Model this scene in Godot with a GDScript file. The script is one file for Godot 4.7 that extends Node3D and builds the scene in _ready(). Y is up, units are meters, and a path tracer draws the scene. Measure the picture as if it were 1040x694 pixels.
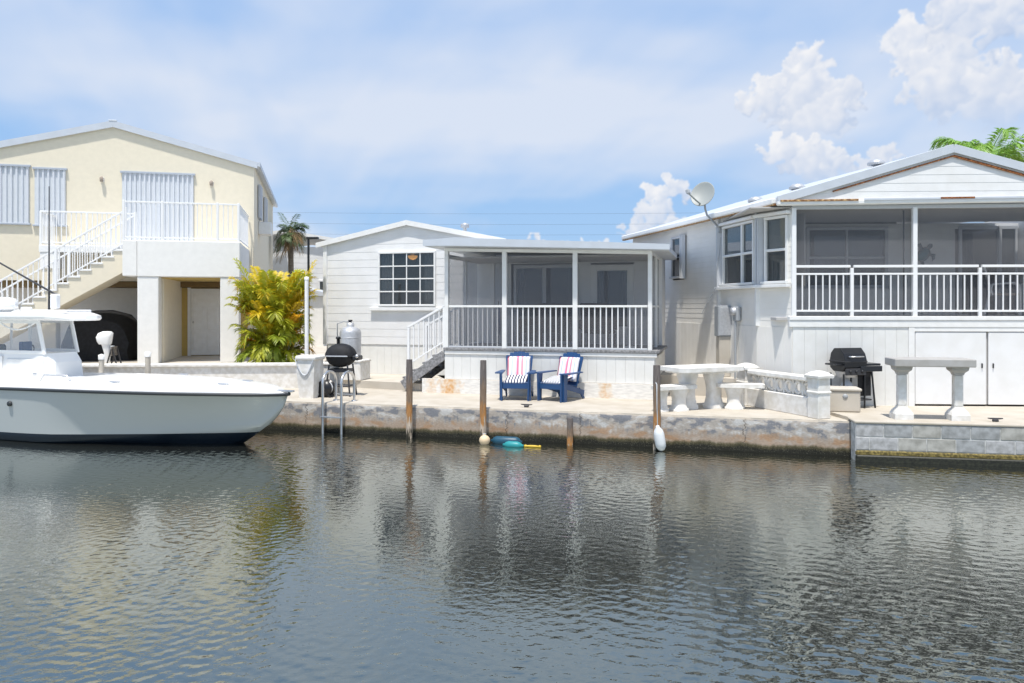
extends Node3D
# A canal-side row of homes: y is up, metres, the concrete dock is y = 0, the canal is y = -0.58.

const WATER := -0.58
var M := {}
var cache := {}
var taken := {}
var rng := RandomNumberGenerator.new()


# ------------------------------------------------------------------ nodes
func numbered(called: String) -> String:
	var n = taken.get(called, 0)
	taken[called] = n + 1
	return called if n == 0 else "%s_%03d" % [called, n]

func thing(called, label, category, at := Vector3.ZERO, turn := 0.0, group := "") -> Node3D:
	var o = Node3D.new()
	o.name = numbered(called)
	add_child(o, true)
	o.position = at
	o.rotation_degrees.y = turn
	tag(o, label, category, group)
	return o

func tag(o, label, category, group := ""):
	o.set_meta("label", label)
	o.set_meta("category", category)
	if group:
		o.set_meta("group", group)
	return o

func add(parent, called, mesh, mat, xf := Transform3D()) -> MeshInstance3D:
	var o = MeshInstance3D.new()
	o.name = numbered(called) if parent == self else called
	o.mesh = mesh
	o.material_override = M[mat] if mat is String else mat
	o.transform = xf
	parent.add_child(o, true)
	return o

func ground_piece(called, mesh, mat, xf := Transform3D()):
	var o = add(self, called, mesh, mat, xf)
	o.set_meta("kind", "structure")
	return o

func empty_part(parent, called, at := Vector3.ZERO, turn := 0.0) -> Node3D:
	var o = Node3D.new()
	o.name = called
	parent.add_child(o, true)
	o.position = at
	o.rotation_degrees.y = turn
	return o

# ------------------------------------------------------------------ meshes
func V(x, y, z) -> Vector3:
	return Vector3(x, y, z)

func face(st: SurfaceTool, pts: Array, out: Vector3):
	var n = (pts[1] - pts[0]).cross(pts[2] - pts[0])
	if n.length() < 1e-12 and pts.size() > 3:
		n = (pts[2] - pts[0]).cross(pts[3] - pts[0])
	var p = pts.duplicate()
	if n.dot(out) > 0.0:
		p.reverse()
	for i in range(1, p.size() - 1):
		st.add_vertex(p[0])
		st.add_vertex(p[i])
		st.add_vertex(p[i + 1])

func begin(smooth := false) -> SurfaceTool:
	var st = SurfaceTool.new()
	st.begin(Mesh.PRIMITIVE_TRIANGLES)
	st.set_smooth_group(0 if smooth else -1)
	return st

func done(st: SurfaceTool) -> ArrayMesh:
	st.generate_normals()
	return st.commit()

func m_box(s: Vector3, b := 0.006) -> ArrayMesh:
	var key = "b%.4f,%.4f,%.4f,%.4f" % [s.x, s.y, s.z, b]
	if cache.has(key):
		return cache[key]
	b = minf(b, minf(s.x, minf(s.y, s.z)) * 0.3)
	var h = s * 0.5
	var st = begin()
	for ax in 3:
		var u = (ax + 1) % 3
		var w = (ax + 2) % 3
		for sg in [-1.0, 1.0]:
			var q = []
			for c in [[-1, -1], [1, -1], [1, 1], [-1, 1]]:
				var p = Vector3.ZERO
				p[ax] = sg * h[ax]
				p[u] = c[0] * (h[u] - b)
				p[w] = c[1] * (h[w] - b)
				q.append(p)
			var n = Vector3.ZERO
			n[ax] = sg
			face(st, q, n)
		for s1 in [-1.0, 1.0]:
			for s2 in [-1.0, 1.0]:
				var q = []
				for e in [[-1, 0], [1, 0], [1, 1], [-1, 1]]:
					var p = Vector3.ZERO
					p[ax] = e[0] * (h[ax] - b)
					p[u] = s1 * (h[u] - (b if e[1] == 0 else 0.0))
					p[w] = s2 * (h[w] - (0.0 if e[1] == 0 else b))
					q.append(p)
				var n = Vector3.ZERO
				n[u] = s1
				n[w] = s2
				face(st, q, n)
	for sx in [-1.0, 1.0]:
		for sy in [-1.0, 1.0]:
			for sz in [-1.0, 1.0]:
				face(st, [V(sx * h.x, sy * (h.y - b), sz * (h.z - b)), V(sx * (h.x - b), sy * h.y, sz * (h.z - b)), V(sx * (h.x - b), sy * (h.y - b), sz * h.z)], V(sx, sy, sz))
	cache[key] = done(st)
	return cache[key]

func box(parent, called, mat, c: Vector3, s: Vector3, b := 0.006, rot := Vector3.ZERO) -> MeshInstance3D:
	return add(parent, called, m_box(s, b), mat, Transform3D(Basis.from_euler(rot * PI / 180.0), c))

# box given by two corners
func span(parent, called, mat, a: Vector3, e: Vector3, b := 0.006) -> MeshInstance3D:
	return box(parent, called, mat, (a + e) * 0.5, (e - a).abs(), b)

# square bar from a to e: w across, h tall
func bar(parent, called, mat, a: Vector3, e: Vector3, w: float, h: float, b := 0.004) -> MeshInstance3D:
	var d = e - a
	var x = d.normalized()
	var up = Vector3.UP if absf(x.y) < 0.99 else Vector3.FORWARD
	var z = x.cross(up).normalized()
	var y = z.cross(x)
	return add(parent, called, m_box(V(d.length(), h, w), b), mat, Transform3D(Basis(x, y, z), (a + e) * 0.5))

func ring(c: Vector3, n: Vector3, up: Vector3, r: float, k: int) -> Array:
	var x = n.cross(up).normalized()
	var y = x.cross(n).normalized()
	var q = []
	for i in k:
		var a = TAU * i / k
		q.append(c + (x * cos(a) + y * sin(a)) * r)
	return q

func skin(st: SurfaceTool, a: Array, b: Array, inside: Vector3):
	var k = a.size()
	for i in k:
		var j = (i + 1) % k
		face(st, [a[i], a[j], b[j], b[i]], (a[i] + b[j]) * 0.5 - inside)

func tube_into(st: SurfaceTool, pts: Array, r, k := 10, caps := true):
	var rings = []
	var up = Vector3.UP
	for i in pts.size():
		var n = (pts[mini(i + 1, pts.size() - 1)] - pts[maxi(i - 1, 0)]).normalized()
		if absf(n.dot(up)) > 0.95:
			up = Vector3.RIGHT if absf(n.x) < 0.8 else Vector3.BACK
		rings.append(ring(pts[i], n, up, r[i] if r is Array else r, k))
		up = (rings[-1][0] - pts[i]).normalized().cross(n) if false else up
	for i in pts.size() - 1:
		# neighbours rings may start at other angles when "up" changed: match the nearest start
		var a = rings[i]
		var b = rings[i + 1]
		var best = 0
		var bd = 1e9
		for s in k:
			var d = a[0].distance_squared_to(b[s] - (pts[i + 1] - pts[i]))
			if d < bd:
				bd = d
				best = s
		var bb = []
		for s in k:
			bb.append(b[(best + s) % k])
		if k > 2 and a[1].distance_squared_to(bb[1] - (pts[i + 1] - pts[i])) > a[1].distance_squared_to(bb[k - 1] - (pts[i + 1] - pts[i])):
			var rv = [bb[0]]
			for s in range(k - 1, 0, -1):
				rv.append(bb[s])
			bb = rv
		rings[i + 1] = bb
		skin(st, a, bb, (pts[i] + pts[i + 1]) * 0.5)
	if caps:
		st.set_smooth_group(-1)
		face(st, rings[0], pts[0] - pts[1])
		face(st, rings[-1], pts[-1] - pts[-2])
		st.set_smooth_group(0)

func tube(parent, called, mat, pts: Array, r, k := 10) -> MeshInstance3D:
	var st = begin(true)
	tube_into(st, pts, r, k)
	return add(parent, called, done(st), mat)

func m_lathe(profile: Array, k := 20, smooth := true) -> ArrayMesh:
	var st = begin(smooth)
	for i in profile.size() - 1:
		var p = profile[i]
		var q = profile[i + 1]
		var n2 = Vector2(q.y - p.y, -(q.x - p.x))
		for s in k:
			var a = TAU * s / k
			var b = TAU * (s + 1) / k
			var mid = (a + b) * 0.5
			var n = V(n2.x * cos(mid), n2.y, n2.x * sin(mid))
			var f = [V(p.x * cos(a), p.y, p.x * sin(a)), V(p.x * cos(b), p.y, p.x * sin(b)), V(q.x * cos(b), q.y, q.x * sin(b)), V(q.x * cos(a), q.y, q.x * sin(a))]
			if p.x < 1e-5:
				f = [f[0], f[2], f[3]]
			elif q.x < 1e-5:
				f = [f[0], f[1], f[2]]
			face(st, f, n)
	return done(st)

func lathe(parent, called, mat, at: Vector3, profile: Array, k := 20, rot := Vector3.ZERO) -> MeshInstance3D:
	return add(parent, called, m_lathe(profile, k), mat, Transform3D(Basis.from_euler(rot * PI / 180.0), at))

# a flat outline (x, y) given depth along z, from z0 to z1; chamfered front when ch > 0
func m_plate(outline: PackedVector2Array, z0: float, z1: float) -> ArrayMesh:
	if Geometry2D.is_polygon_clockwise(outline):
		outline.reverse()
	var st = begin()
	var t = Geometry2D.triangulate_polygon(outline)
	for i in range(0, t.size(), 3):
		for z in [z0, z1]:
			var q = []
			for j in 3:
				q.append(V(outline[t[i + j]].x, outline[t[i + j]].y, z))
			face(st, q, V(0, 0, 1.0 if z == maxf(z0, z1) else -1.0))
	for i in outline.size():
		var a = outline[i]
		var b = outline[(i + 1) % outline.size()]
		var d = b - a
		face(st, [V(a.x, a.y, z0), V(b.x, b.y, z0), V(b.x, b.y, z1), V(a.x, a.y, z1)], V(d.y, -d.x, 0))
	return done(st)

func plate(parent, called, mat, outline: Array, z0: float, z1: float, xf := Transform3D()) -> MeshInstance3D:
	return add(parent, called, m_plate(PackedVector2Array(outline), z0, z1), mat, xf)

# a level outline (x, z) given height from y0 to y1
func slab(parent, called, mat, outline: Array, y0: float, y1: float) -> MeshInstance3D:
	var p = []
	for v in outline:
		p.append(Vector2(v.x, -v.y))
	return plate(parent, called, mat, p, y0, y1, Transform3D(Basis(V(1, 0, 0), V(0, 0, -1), V(0, 1, 0)), Vector3.ZERO))

# closed hull of two point loops with equal counts
func loft(parent, called, mat, loops: Array, smooth := true, caps := true) -> MeshInstance3D:
	var st = begin(smooth)
	for i in loops.size() - 1:
		var c = Vector3.ZERO
		for p in loops[i]:
			c += p
		for p in loops[i + 1]:
			c += p
		skin(st, loops[i], loops[i + 1], c / (2.0 * loops[i].size()))
	if caps:
		st.set_smooth_group(-1)
		for e in [[0, 1], [-1, -2]]:
			var c0 = Vector3.ZERO
			var c1 = Vector3.ZERO
			for p in loops[e[0]]:
				c0 += p
			for p in loops[e[1]]:
				c1 += p
			face(st, loops[e[0]], c0 - c1)
	return add(parent, called, done(st), mat)

# ------------------------------------------------------------------ materials
func noise_tex(freq: float, lo: Color, hi: Color, sd := 1, size := 512, type := FastNoiseLite.TYPE_SIMPLEX_SMOOTH, octaves := 5, a := 0.25, b := 0.75) -> NoiseTexture2D:
	var n = FastNoiseLite.new()
	n.seed = sd
	n.noise_type = type
	n.frequency = freq
	n.fractal_octaves = octaves
	var t = NoiseTexture2D.new()
	t.width = size
	t.height = size
	t.seamless = true
	t.noise = n
	var g = Gradient.new()
	g.set_color(0, lo)
	g.set_color(1, hi)
	g.set_offset(0, a)
	g.set_offset(1, b)
	t.color_ramp = g
	return t

func mat(key: String, lin: Color, rough := 0.6, tex = null, scale := 0.5, metal := 0.0) -> StandardMaterial3D:
	var m = StandardMaterial3D.new()
	m.resource_name = key
	m.albedo_color = lin.linear_to_srgb()
	m.roughness = rough
	m.metallic = metal
	m.cull_mode = BaseMaterial3D.CULL_DISABLED
	if tex:
		m.albedo_texture = tex
		m.uv1_triplanar = true
		m.uv1_world_triplanar = true
		m.uv1_scale = Vector3.ONE * scale
	M[key] = m
	return m

func relief(key: String, tex, amount: float):
	M[key].heightmap_enabled = true
	M[key].heightmap_texture = tex
	M[key].heightmap_scale = amount

func g(v) -> Color:
	return Color(v, v, v)

func make_materials():
	var dirt = noise_tex(0.008, Color(0.97, 0.967, 0.96), g(1.0), 3, 512, FastNoiseLite.TYPE_SIMPLEX_SMOOTH, 6, 0.1, 0.7)
	var fine = noise_tex(0.02, g(0.97), g(1.0), 4, 512, FastNoiseLite.TYPE_SIMPLEX_SMOOTH, 6, 0.1, 0.9)
	var blot = noise_tex(0.010, Color(0.93, 0.92, 0.90), Color(1, 1, 1), 5, 512, FastNoiseLite.TYPE_SIMPLEX_SMOOTH, 6, 0.05, 0.8)
	var stain = noise_tex(0.012, Color(0.80, 0.80, 0.79), Color(1, 1, 1), 6, 512, FastNoiseLite.TYPE_SIMPLEX_SMOOTH, 6, 0.15, 0.75)
	var grit = noise_tex(0.09, g(0.0), g(1.0), 8)
	mat("siding", Color(0.80, 0.80, 0.80), 0.55, dirt, 0.45)
	mat("siding_warm", Color(0.82, 0.80, 0.76), 0.55, dirt, 0.37)
	mat("trim", Color(0.83, 0.83, 0.82), 0.45, dirt, 0.9)
	mat("trim_grey", Color(0.55, 0.57, 0.60), 0.5, fine, 0.8)
	mat("skirting", Color(0.77, 0.77, 0.75), 0.6, dirt, 0.6)
	mat("stucco", Color(0.79, 0.72, 0.575), 0.85, fine, 0.5)
	mat("stucco_pale", Color(0.84, 0.83, 0.80), 0.85, fine, 0.5)
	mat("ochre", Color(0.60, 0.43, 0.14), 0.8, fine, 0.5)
	mat("shutter", Color(0.66, 0.69, 0.73), 0.4, fine, 0.7)
	mat("shutter_edge", Color(0.42, 0.46, 0.52), 0.4)
	mat("roof_metal", Color(0.60, 0.63, 0.67), 0.45, dirt, 0.5, 0.2)
	mat("fascia_blue", Color(0.56, 0.60, 0.66), 0.45, dirt, 0.5)
	mat("rail_white", Color(0.84, 0.84, 0.84), 0.35)
	mat("rust", Color(0.42, 0.16, 0.05), 0.8, noise_tex(0.03, Color(0.5, 0.42, 0.3), Color(1, 1, 1), 9), 1.5)
	mat("rust_edge", Color(0.62, 0.42, 0.20), 0.7, noise_tex(0.02, Color(0.55, 0.42, 0.35), Color(1, 1, 1), 10), 1.2)
	mat("dock", Color(0.52, 0.475, 0.41), 0.85, blot, 0.33)
	mat("dock_pale", Color(0.55, 0.51, 0.45), 0.85, blot, 0.27)
	mat("concrete_grey", Color(0.42, 0.41, 0.40), 0.85, blot, 0.8)
	mat("concrete_white", Color(0.80, 0.79, 0.77), 0.75, noise_tex(0.012, Color(0.92, 0.91, 0.89), g(1.0), 12), 0.9)
	mat("block_a", Color(0.38, 0.39, 0.40), 0.9, stain, 1.1)
	mat("block_b", Color(0.44, 0.43, 0.40), 0.9, stain, 0.9)
	mat("block_c", Color(0.46, 0.46, 0.47), 0.9, stain, 1.3)
	mat("mortar", Color(0.56, 0.56, 0.55), 0.9, stain, 1.2)
	mat("algae_yellow", Color(0.30, 0.23, 0.07), 0.8, noise_tex(0.03, Color(0.45, 0.45, 0.4), g(1.0), 13), 1.0)
	mat("algae_dark", Color(0.035, 0.036, 0.022), 0.5, noise_tex(0.04, g(0.45), g(1.0), 14), 1.0)
	mat("soil", Color(0.30, 0.26, 0.20), 0.95, blot, 0.2)
	mat("wood_grey", Color(0.20, 0.175, 0.15), 0.85, noise_tex(0.03, g(0.6), g(1.0), 15), 0.9)
	mat("wood_deck", Color(0.34, 0.34, 0.35), 0.7, noise_tex(0.03, g(0.7), g(1.0), 16), 0.9)
	mat("black", Color(0.012, 0.013, 0.016), 0.35)
	mat("black_matte", Color(0.010, 0.011, 0.015), 0.75, noise_tex(0.02, g(0.6), g(1.0), 17), 0.8)
	mat("dark_metal", Color(0.05, 0.05, 0.055), 0.45, null, 1.0, 0.3)
	mat("steel", Color(0.62, 0.62, 0.62), 0.28, null, 1.0, 0.85)
	mat("galvanised", Color(0.55, 0.56, 0.58), 0.42, noise_tex(0.02, g(0.94), g(1.0), 18), 1.5, 0.4)
	mat("grey_plastic", Color(0.36, 0.38, 0.40), 0.5, fine, 2.0)
	mat("navy", Color(0.014, 0.062, 0.18), 0.45)
	mat("gelcoat", Color(0.84, 0.84, 0.83), 0.22)
	mat("hull", Color(0.45, 0.48, 0.485), 0.22)
	mat("bottom_paint", Color(0.008, 0.016, 0.028), 0.4)
	mat("rub_rail", Color(0.03, 0.035, 0.04), 0.5)
	mat("fender_white", Color(0.70, 0.72, 0.74), 0.35)
	mat("teal", Color(0.02, 0.26, 0.28), 0.45)
	mat("deep_teal", Color(0.012, 0.07, 0.12), 0.45)
	mat("yellow", Color(0.62, 0.42, 0.04), 0.5)
	mat("orange_float", Color(0.72, 0.55, 0.36), 0.6)
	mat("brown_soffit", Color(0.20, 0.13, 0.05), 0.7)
	mat("interior", Color(0.46, 0.45, 0.44), 0.8)
	mat("curtain", Color(0.44, 0.45, 0.46), 0.9)
	mat("blind", Color(0.54, 0.66, 0.68), 0.6)
	mat("fabric_dark", Color(0.05, 0.05, 0.055), 0.9)
	mat("wicker", Color(0.07, 0.05, 0.04), 0.8)
	mat("tan_fabric", Color(0.36, 0.30, 0.25), 0.9)
	mat("turtle", Color(0.03, 0.06, 0.07), 0.35, null, 1.0, 0.4)
	mat("turtle_shell", Color(0.03, 0.16, 0.19), 0.3, null, 1.0, 0.4)
	mat("dish", Color(0.30, 0.32, 0.31), 0.5)
	mat("leaf_a", Color(0.36, 0.37, 0.020), 0.5)
	mat("leaf_b", Color(0.60, 0.46, 0.015), 0.5)
	mat("leaf_c", Color(0.60, 0.33, 0.012), 0.55)
	mat("leaf_d", Color(0.20, 0.25, 0.015), 0.5)
	mat("leaf_e", Color(0.20, 0.36, 0.05), 0.45)
	mat("leaf_dark", Color(0.06, 0.10, 0.03), 0.55)
	for k in ["leaf_a", "leaf_b", "leaf_c", "leaf_d", "leaf_e", "leaf_dark"]:
		M[k].backlight_enabled = true
		M[k].backlight = M[k].albedo_color * 0.8
	mat("palm_trunk", Color(0.26, 0.21, 0.15), 0.9, noise_tex(0.03, g(0.6), g(1.0), 19), 1.2)
	mat("cane", Color(0.42, 0.34, 0.06), 0.6)
	mat("dead_leaf", Color(0.20, 0.13, 0.06), 0.9)
	var s = mat("screen", Color(0.050, 0.053, 0.058, 0.46), 0.9)
	s.albedo_color = Color(0.50, 0.505, 0.53, 0.22)
	s.transparency = BaseMaterial3D.TRANSPARENCY_ALPHA
	var gl = mat("glass", Color(0.02, 0.03, 0.03), 0.02)
	gl.albedo_color = Color(0.14, 0.19, 0.21, 0.42)
	gl.transparency = BaseMaterial3D.TRANSPARENCY_ALPHA
	gl.metallic_specular = 0.7
	var vn = mat("clear_vinyl", Color(0.5, 0.5, 0.5), 0.08)
	vn.albedo_color = Color(0.75, 0.77, 0.8, 0.22)
	vn.transparency = BaseMaterial3D.TRANSPARENCY_ALPHA
	var w = mat("water", Color(0.030, 0.036, 0.026), 0.03)
	w.metallic = 0.97
	w.albedo_color = Color(0.31, 0.325, 0.28).linear_to_srgb()
	w.metallic_specular = 0.7
	var rn = FastNoiseLite.new()
	rn.seed = 3
	rn.frequency = 0.030
	rn.fractal_octaves = 3
	var rt = NoiseTexture2D.new()
	rt.width = 1024
	rt.height = 1024
	rt.seamless = true
	rt.as_normal_map = true
	rt.bump_strength = 4.0
	rt.noise = rn
	w.normal_enabled = true
	w.normal_texture = rt
	w.normal_scale = 0.16
	w.uv1_triplanar = true
	w.uv1_world_triplanar = true
	w.uv1_scale = V(0.33, 0.33, 0.45)
	M["lamp_glow"] = mat("lamp_glow", Color(0.8, 0.6, 0.3), 0.6)
	M.lamp_glow.emission_enabled = true
	M.lamp_glow.emission = Color(1.0, 0.72, 0.35)
	M.lamp_glow.emission_energy_multiplier = 1.0
	stripes()
	pile_texture()

# woven stripes of the cushions (print on cloth)
func stripes():
	var im = Image.create(256, 16, false, Image.FORMAT_RGB8)
	var cols = [Color(0.93, 0.62, 0.68), Color(0.93, 0.93, 0.96), Color(0.74, 0.79, 0.91), Color(0.93, 0.93, 0.95), Color(0.80, 0.82, 0.90), Color(0.94, 0.52, 0.62), Color(0.93, 0.93, 0.95)]
	var wid = [22, 26, 14, 30, 14, 24, 26]
	var x = 0
	var i = 0
	while x < 256:
		im.fill_rect(Rect2i(x, 0, wid[i % 7], 16), cols[i % 7])
		x += wid[i % 7]
		i += 1
	var m = mat("striped", Color.WHITE, 0.9)
	m.albedo_texture = ImageTexture.create_from_image(im)
	im = Image.create(256, 16, false, Image.FORMAT_RGB8)
	for k in 8:
		im.fill_rect(Rect2i(k * 32, 0, 17, 16), Color(0.95, 0.95, 0.95))
		im.fill_rect(Rect2i(k * 32 + 17, 0, 15, 16), Color(0.17, 0.19, 0.32))
	m = mat("striped_seat", Color.WHITE, 0.9)
	m.albedo_texture = ImageTexture.create_from_image(im)

# weathered piling: grey dry top, rust-brown middle, pale barnacled foot
func pile_texture():
	var im = Image.create(64, 256, false, Image.FORMAT_RGB8)
	var n = FastNoiseLite.new()
	n.seed = 31
	n.frequency = 0.06
	n.fractal_octaves = 4
	for y in 256:
		for x in 64:
			var f = y / 255.0 + n.get_noise_2d(x * 1.5, y * 0.4) * 0.10
			var c = Color(0.42, 0.39, 0.38)
			c = c.lerp(Color(0.50, 0.42, 0.35), smoothstep(0.12, 0.24, f))
			c = c.lerp(Color(0.66, 0.47, 0.28), smoothstep(0.32, 0.42, f))
			c = c.lerp(Color(0.72, 0.66, 0.60), smoothstep(0.49, 0.54, f))
			c = c.lerp(Color(0.16, 0.15, 0.11), smoothstep(0.61, 0.65, f))
			c *= 1.0 + 0.28 * n.get_noise_2d(x * 6.0, y * 0.5 + 400.0)
			im.set_pixel(x, y, c)
	var m = mat("piling", Color.WHITE, 0.85)
	m.albedo_texture = ImageTexture.create_from_image(im)

# ------------------------------------------------------------------ sky
func sky_image() -> Image:
	var nz = FastNoiseLite.new()
	nz.seed = 7
	nz.frequency = 1.0
	nz.noise_type = FastNoiseLite.TYPE_SIMPLEX_SMOOTH
	nz.fractal_octaves = 5
	nz.fractal_gain = 0.5
	var W = 1024
	var Hh = 512
	var pad = 16   # columns repeated past both ends, so that the seam stays smooth
	var im = Image.create(W + 2 * pad, Hh, false, Image.FORMAT_RGBF)
	im.fill(Color(0.20, 0.21, 0.20))
	for j in Hh / 2 + 2:
		var el = PI * (0.5 - (j + 0.5) / Hh)
		var se = sin(el)
		var up = clampf(1.0 - maxf(se, 0.0), 0.0, 1.0)
		# clear air: deeper overhead, paler and slightly greener low down
		var blue = Color(0.22, 0.43, 0.86).lerp(Color(0.33, 0.57, 0.92), pow(up, 1.5)).lerp(Color(0.44, 0.67, 0.92), pow(up, 9.0))
		for i in W + 2 * pad:
			var az = TAU * (i - pad + 0.5) / W
			var d = V(sin(az) * cos(el), se, -cos(az) * cos(el))
			var k = 1.0 / (maxf(d.y, 0.0) + 0.22)
			var px = d.x * k
			var pz = d.z * k
			var warp = nz.get_noise_2d(px * 0.35 + 9.0, pz * 0.35)
			var veil = 0.5 + 0.5 * nz.get_noise_2d(px * 0.34 + warp * 0.5, pz * 0.62 + 3.0)
			var streak = nz.get_noise_2d(px * 0.5 + pz * 0.9 + warp, (px - pz * 0.4) * 2.2 + 40.0)
			var c = clampf(0.24 + (veil - 0.44) * 2.2 + streak * 0.34, 0.0, 1.0)
			c = 0.06 + 0.78 * c
			im.set_pixel(i, j, blue.lerp(Color(0.78, 0.83, 0.93), c))
	im.resize(4096 + 8 * pad, 2048, Image.INTERPOLATE_CUBIC)
	im = im.get_region(Rect2i(4 * pad, 0, 4096, 2048))
	# heaped clouds: each is a list of puffs (azimuth, elevation, radius in degrees)
	var heaps = [
		[[18.3, 14.3, 1.5], [20.9, 16.4, 1.2], [20.9, 14.6, 1.7], [22.8, 13.9, 1.6], [24.2, 13.6, 0.9], [21.4, 12.4, 1.9], [19.2, 12.9, 1.1]],
		[[27.4, 17.2, 1.5], [28.4, 15.8, 1.8], [29.5, 14.3, 2.4], [31.6, 13.2, 2.4], [33.6, 12.7, 2.2], [35.6, 13.0, 2.5]],
		[[30.2, 17.6, 1.7], [32.0, 18.4, 2.6], [35.2, 17.9, 3.2]],
		[[19.4, 10.6, 1.3], [21.2, 9.9, 1.6], [22.8, 9.5, 1.3], [25.6, 9.3, 1.1]],
		[[11.5, 8.4, 1.1], [10.6, 6.9, 1.2], [9.5, 5.2, 1.2], [11.3, 5.0, 1.4], [13.2, 4.6, 1.5]],
		[[4.6, 4.6, 0.5], [5.6, 4.5, 0.6], [6.6, 4.4, 0.45], [1.5, 5.2, 0.3], [2.0, 5.1, 0.25]],
	]
	var r2 = RandomNumberGenerator.new()
	r2.seed = 77
	for c in 14:
		var a0 = 50.0 + c * 19.0 + r2.randf_range(-4, 4)
		var e0 = r2.randf_range(5.0, 19.0)
		var hp = []
		for q in 6:
			hp.append([a0 + r2.randf_range(-5, 5), e0 + r2.randf_range(-1.5, 1.8), r2.randf_range(1.2, 2.7)])
		heaps.append(hp)
	var n3 = FastNoiseLite.new()
	n3.seed = 21
	n3.frequency = 1.0
	n3.fractal_octaves = 5
	n3.fractal_gain = 0.55
	var n4 = FastNoiseLite.new()
	n4.seed = 22
	n4.frequency = 1.0
	n4.fractal_octaves = 3
	n4.fractal_gain = 0.4
	var ppd = 4096.0 / 360.0
	var towards = V(-0.50, 0.70, 0.50).normalized()
	for hn in heaps.size():
		# each puff grows smaller puffs round its upper side
		var puffs = []
		for p in heaps[hn]:
			puffs.append([p[0], p[1], p[2], 0.0])
			for k in 9:
				var a = deg_to_rad(-25.0 + 230.0 * (k + r2.randf()) / 9.0)
				var rr = p[2] * r2.randf_range(0.30, 0.52)
				var c = [p[0] + cos(a) * p[2] * 0.78, p[1] + sin(a) * p[2] * 0.72, rr, p[2] * r2.randf_range(0.0, 0.45)]
				puffs.append(c)
				if hn < 6:
					for m in 4:
						var b = a + r2.randf_range(-1.1, 1.1)
						puffs.append([c[0] + cos(b) * rr * 0.8, c[1] + sin(b) * rr * 0.8, rr * r2.randf_range(0.35, 0.55), c[3] + rr * r2.randf_range(0.1, 0.5)])
		var lo = Vector2(1e9, 1e9)
		var hi = Vector2(-1e9, -1e9)
		for p in puffs:
			lo = lo.min(Vector2(p[0] - p[2] * 1.3, p[1] - p[2] * 1.3))
			hi = hi.max(Vector2(p[0] + p[2] * 1.3, p[1] + p[2] * 1.3))
		lo.y = maxf(lo.y, 0.0)
		var cw = int((hi.x - lo.x) * ppd) + 2
		var ch = int((hi.y - lo.y) * ppd) + 2
		var zg = PackedFloat32Array()
		var cg = PackedFloat32Array()
		zg.resize(cw * ch)
		cg.resize(cw * ch)
		for p in puffs:
			var r = p[2] * 1.15
			for v in range(maxi(0, int((hi.y - p[1] - r) * ppd)), mini(ch, int((hi.y - p[1] + r) * ppd))):
				var el = hi.y - v / ppd
				for u in range(maxi(0, int((p[0] - r - lo.x) * ppd)), mini(cw, int((p[0] + r - lo.x) * ppd))):
					var dx = (lo.x + u / ppd - p[0]) / p[2]
					var dy = (el - p[1]) / p[2]
					var q = 1.0 - dx * dx - dy * dy
					if q > 0.0:
						var at = v * cw + u
						zg[at] = maxf(zg[at], p[3] + p[2] * sqrt(q))
						cg[at] = minf(1.6, cg[at] + q * q)
		for v in range(1, ch - 1):
			var el = hi.y - v / ppd
			var Y = int((0.5 - el / 180.0) * 2048.0)
			for u in range(1, cw - 1):
				var az = lo.x + u / ppd
				# ragged outline: read the grids through a small warp
				var wu = clampi(u + int(13.0 * n4.get_noise_2d(az * 0.6, el * 0.6)), 2, cw - 3)
				var wv = clampi(v + int(13.0 * n4.get_noise_2d(az * 0.6 + 50.0, el * 0.6)), 2, ch - 3)
				var c0 = cg[wv * cw + wu]
				if c0 <= 0.02:
					continue
				var fuzz = n4.get_noise_2d(az * 0.8, el * 0.8 + 20.0)
				var al = smoothstep(0.02, 0.85, c0 + 0.34 * fuzz)
				if al <= 0.005:
					continue
				var gx = zg[wv * cw + wu + 2] - zg[wv * cw + wu - 2]
				var gy = zg[(wv - 2) * cw + wu] - zg[(wv + 2) * cw + wu]
				var nn = V(-gx, -gy, 0.62).normalized()
				var up = clampf((el - lo.y) / maxf(hi.y - lo.y, 0.1), 0.0, 1.0)
				var lit = clampf(0.02 + 0.66 * nn.dot(towards) + 0.42 * up + 0.22 * fuzz, 0.0, 1.0)
				var col = Color(0.50, 0.60, 0.79).lerp(Color(0.93, 0.93, 0.95), lit)
				al *= smoothstep(-0.02, 0.42, up) * (0.70 + 0.26 * lit)
				var X = posmod(int(az / 360.0 * 4096.0), 4096)
				im.set_pixel(X, Y, im.get_pixel(X, Y).lerp(col, al))
	return im

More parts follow.
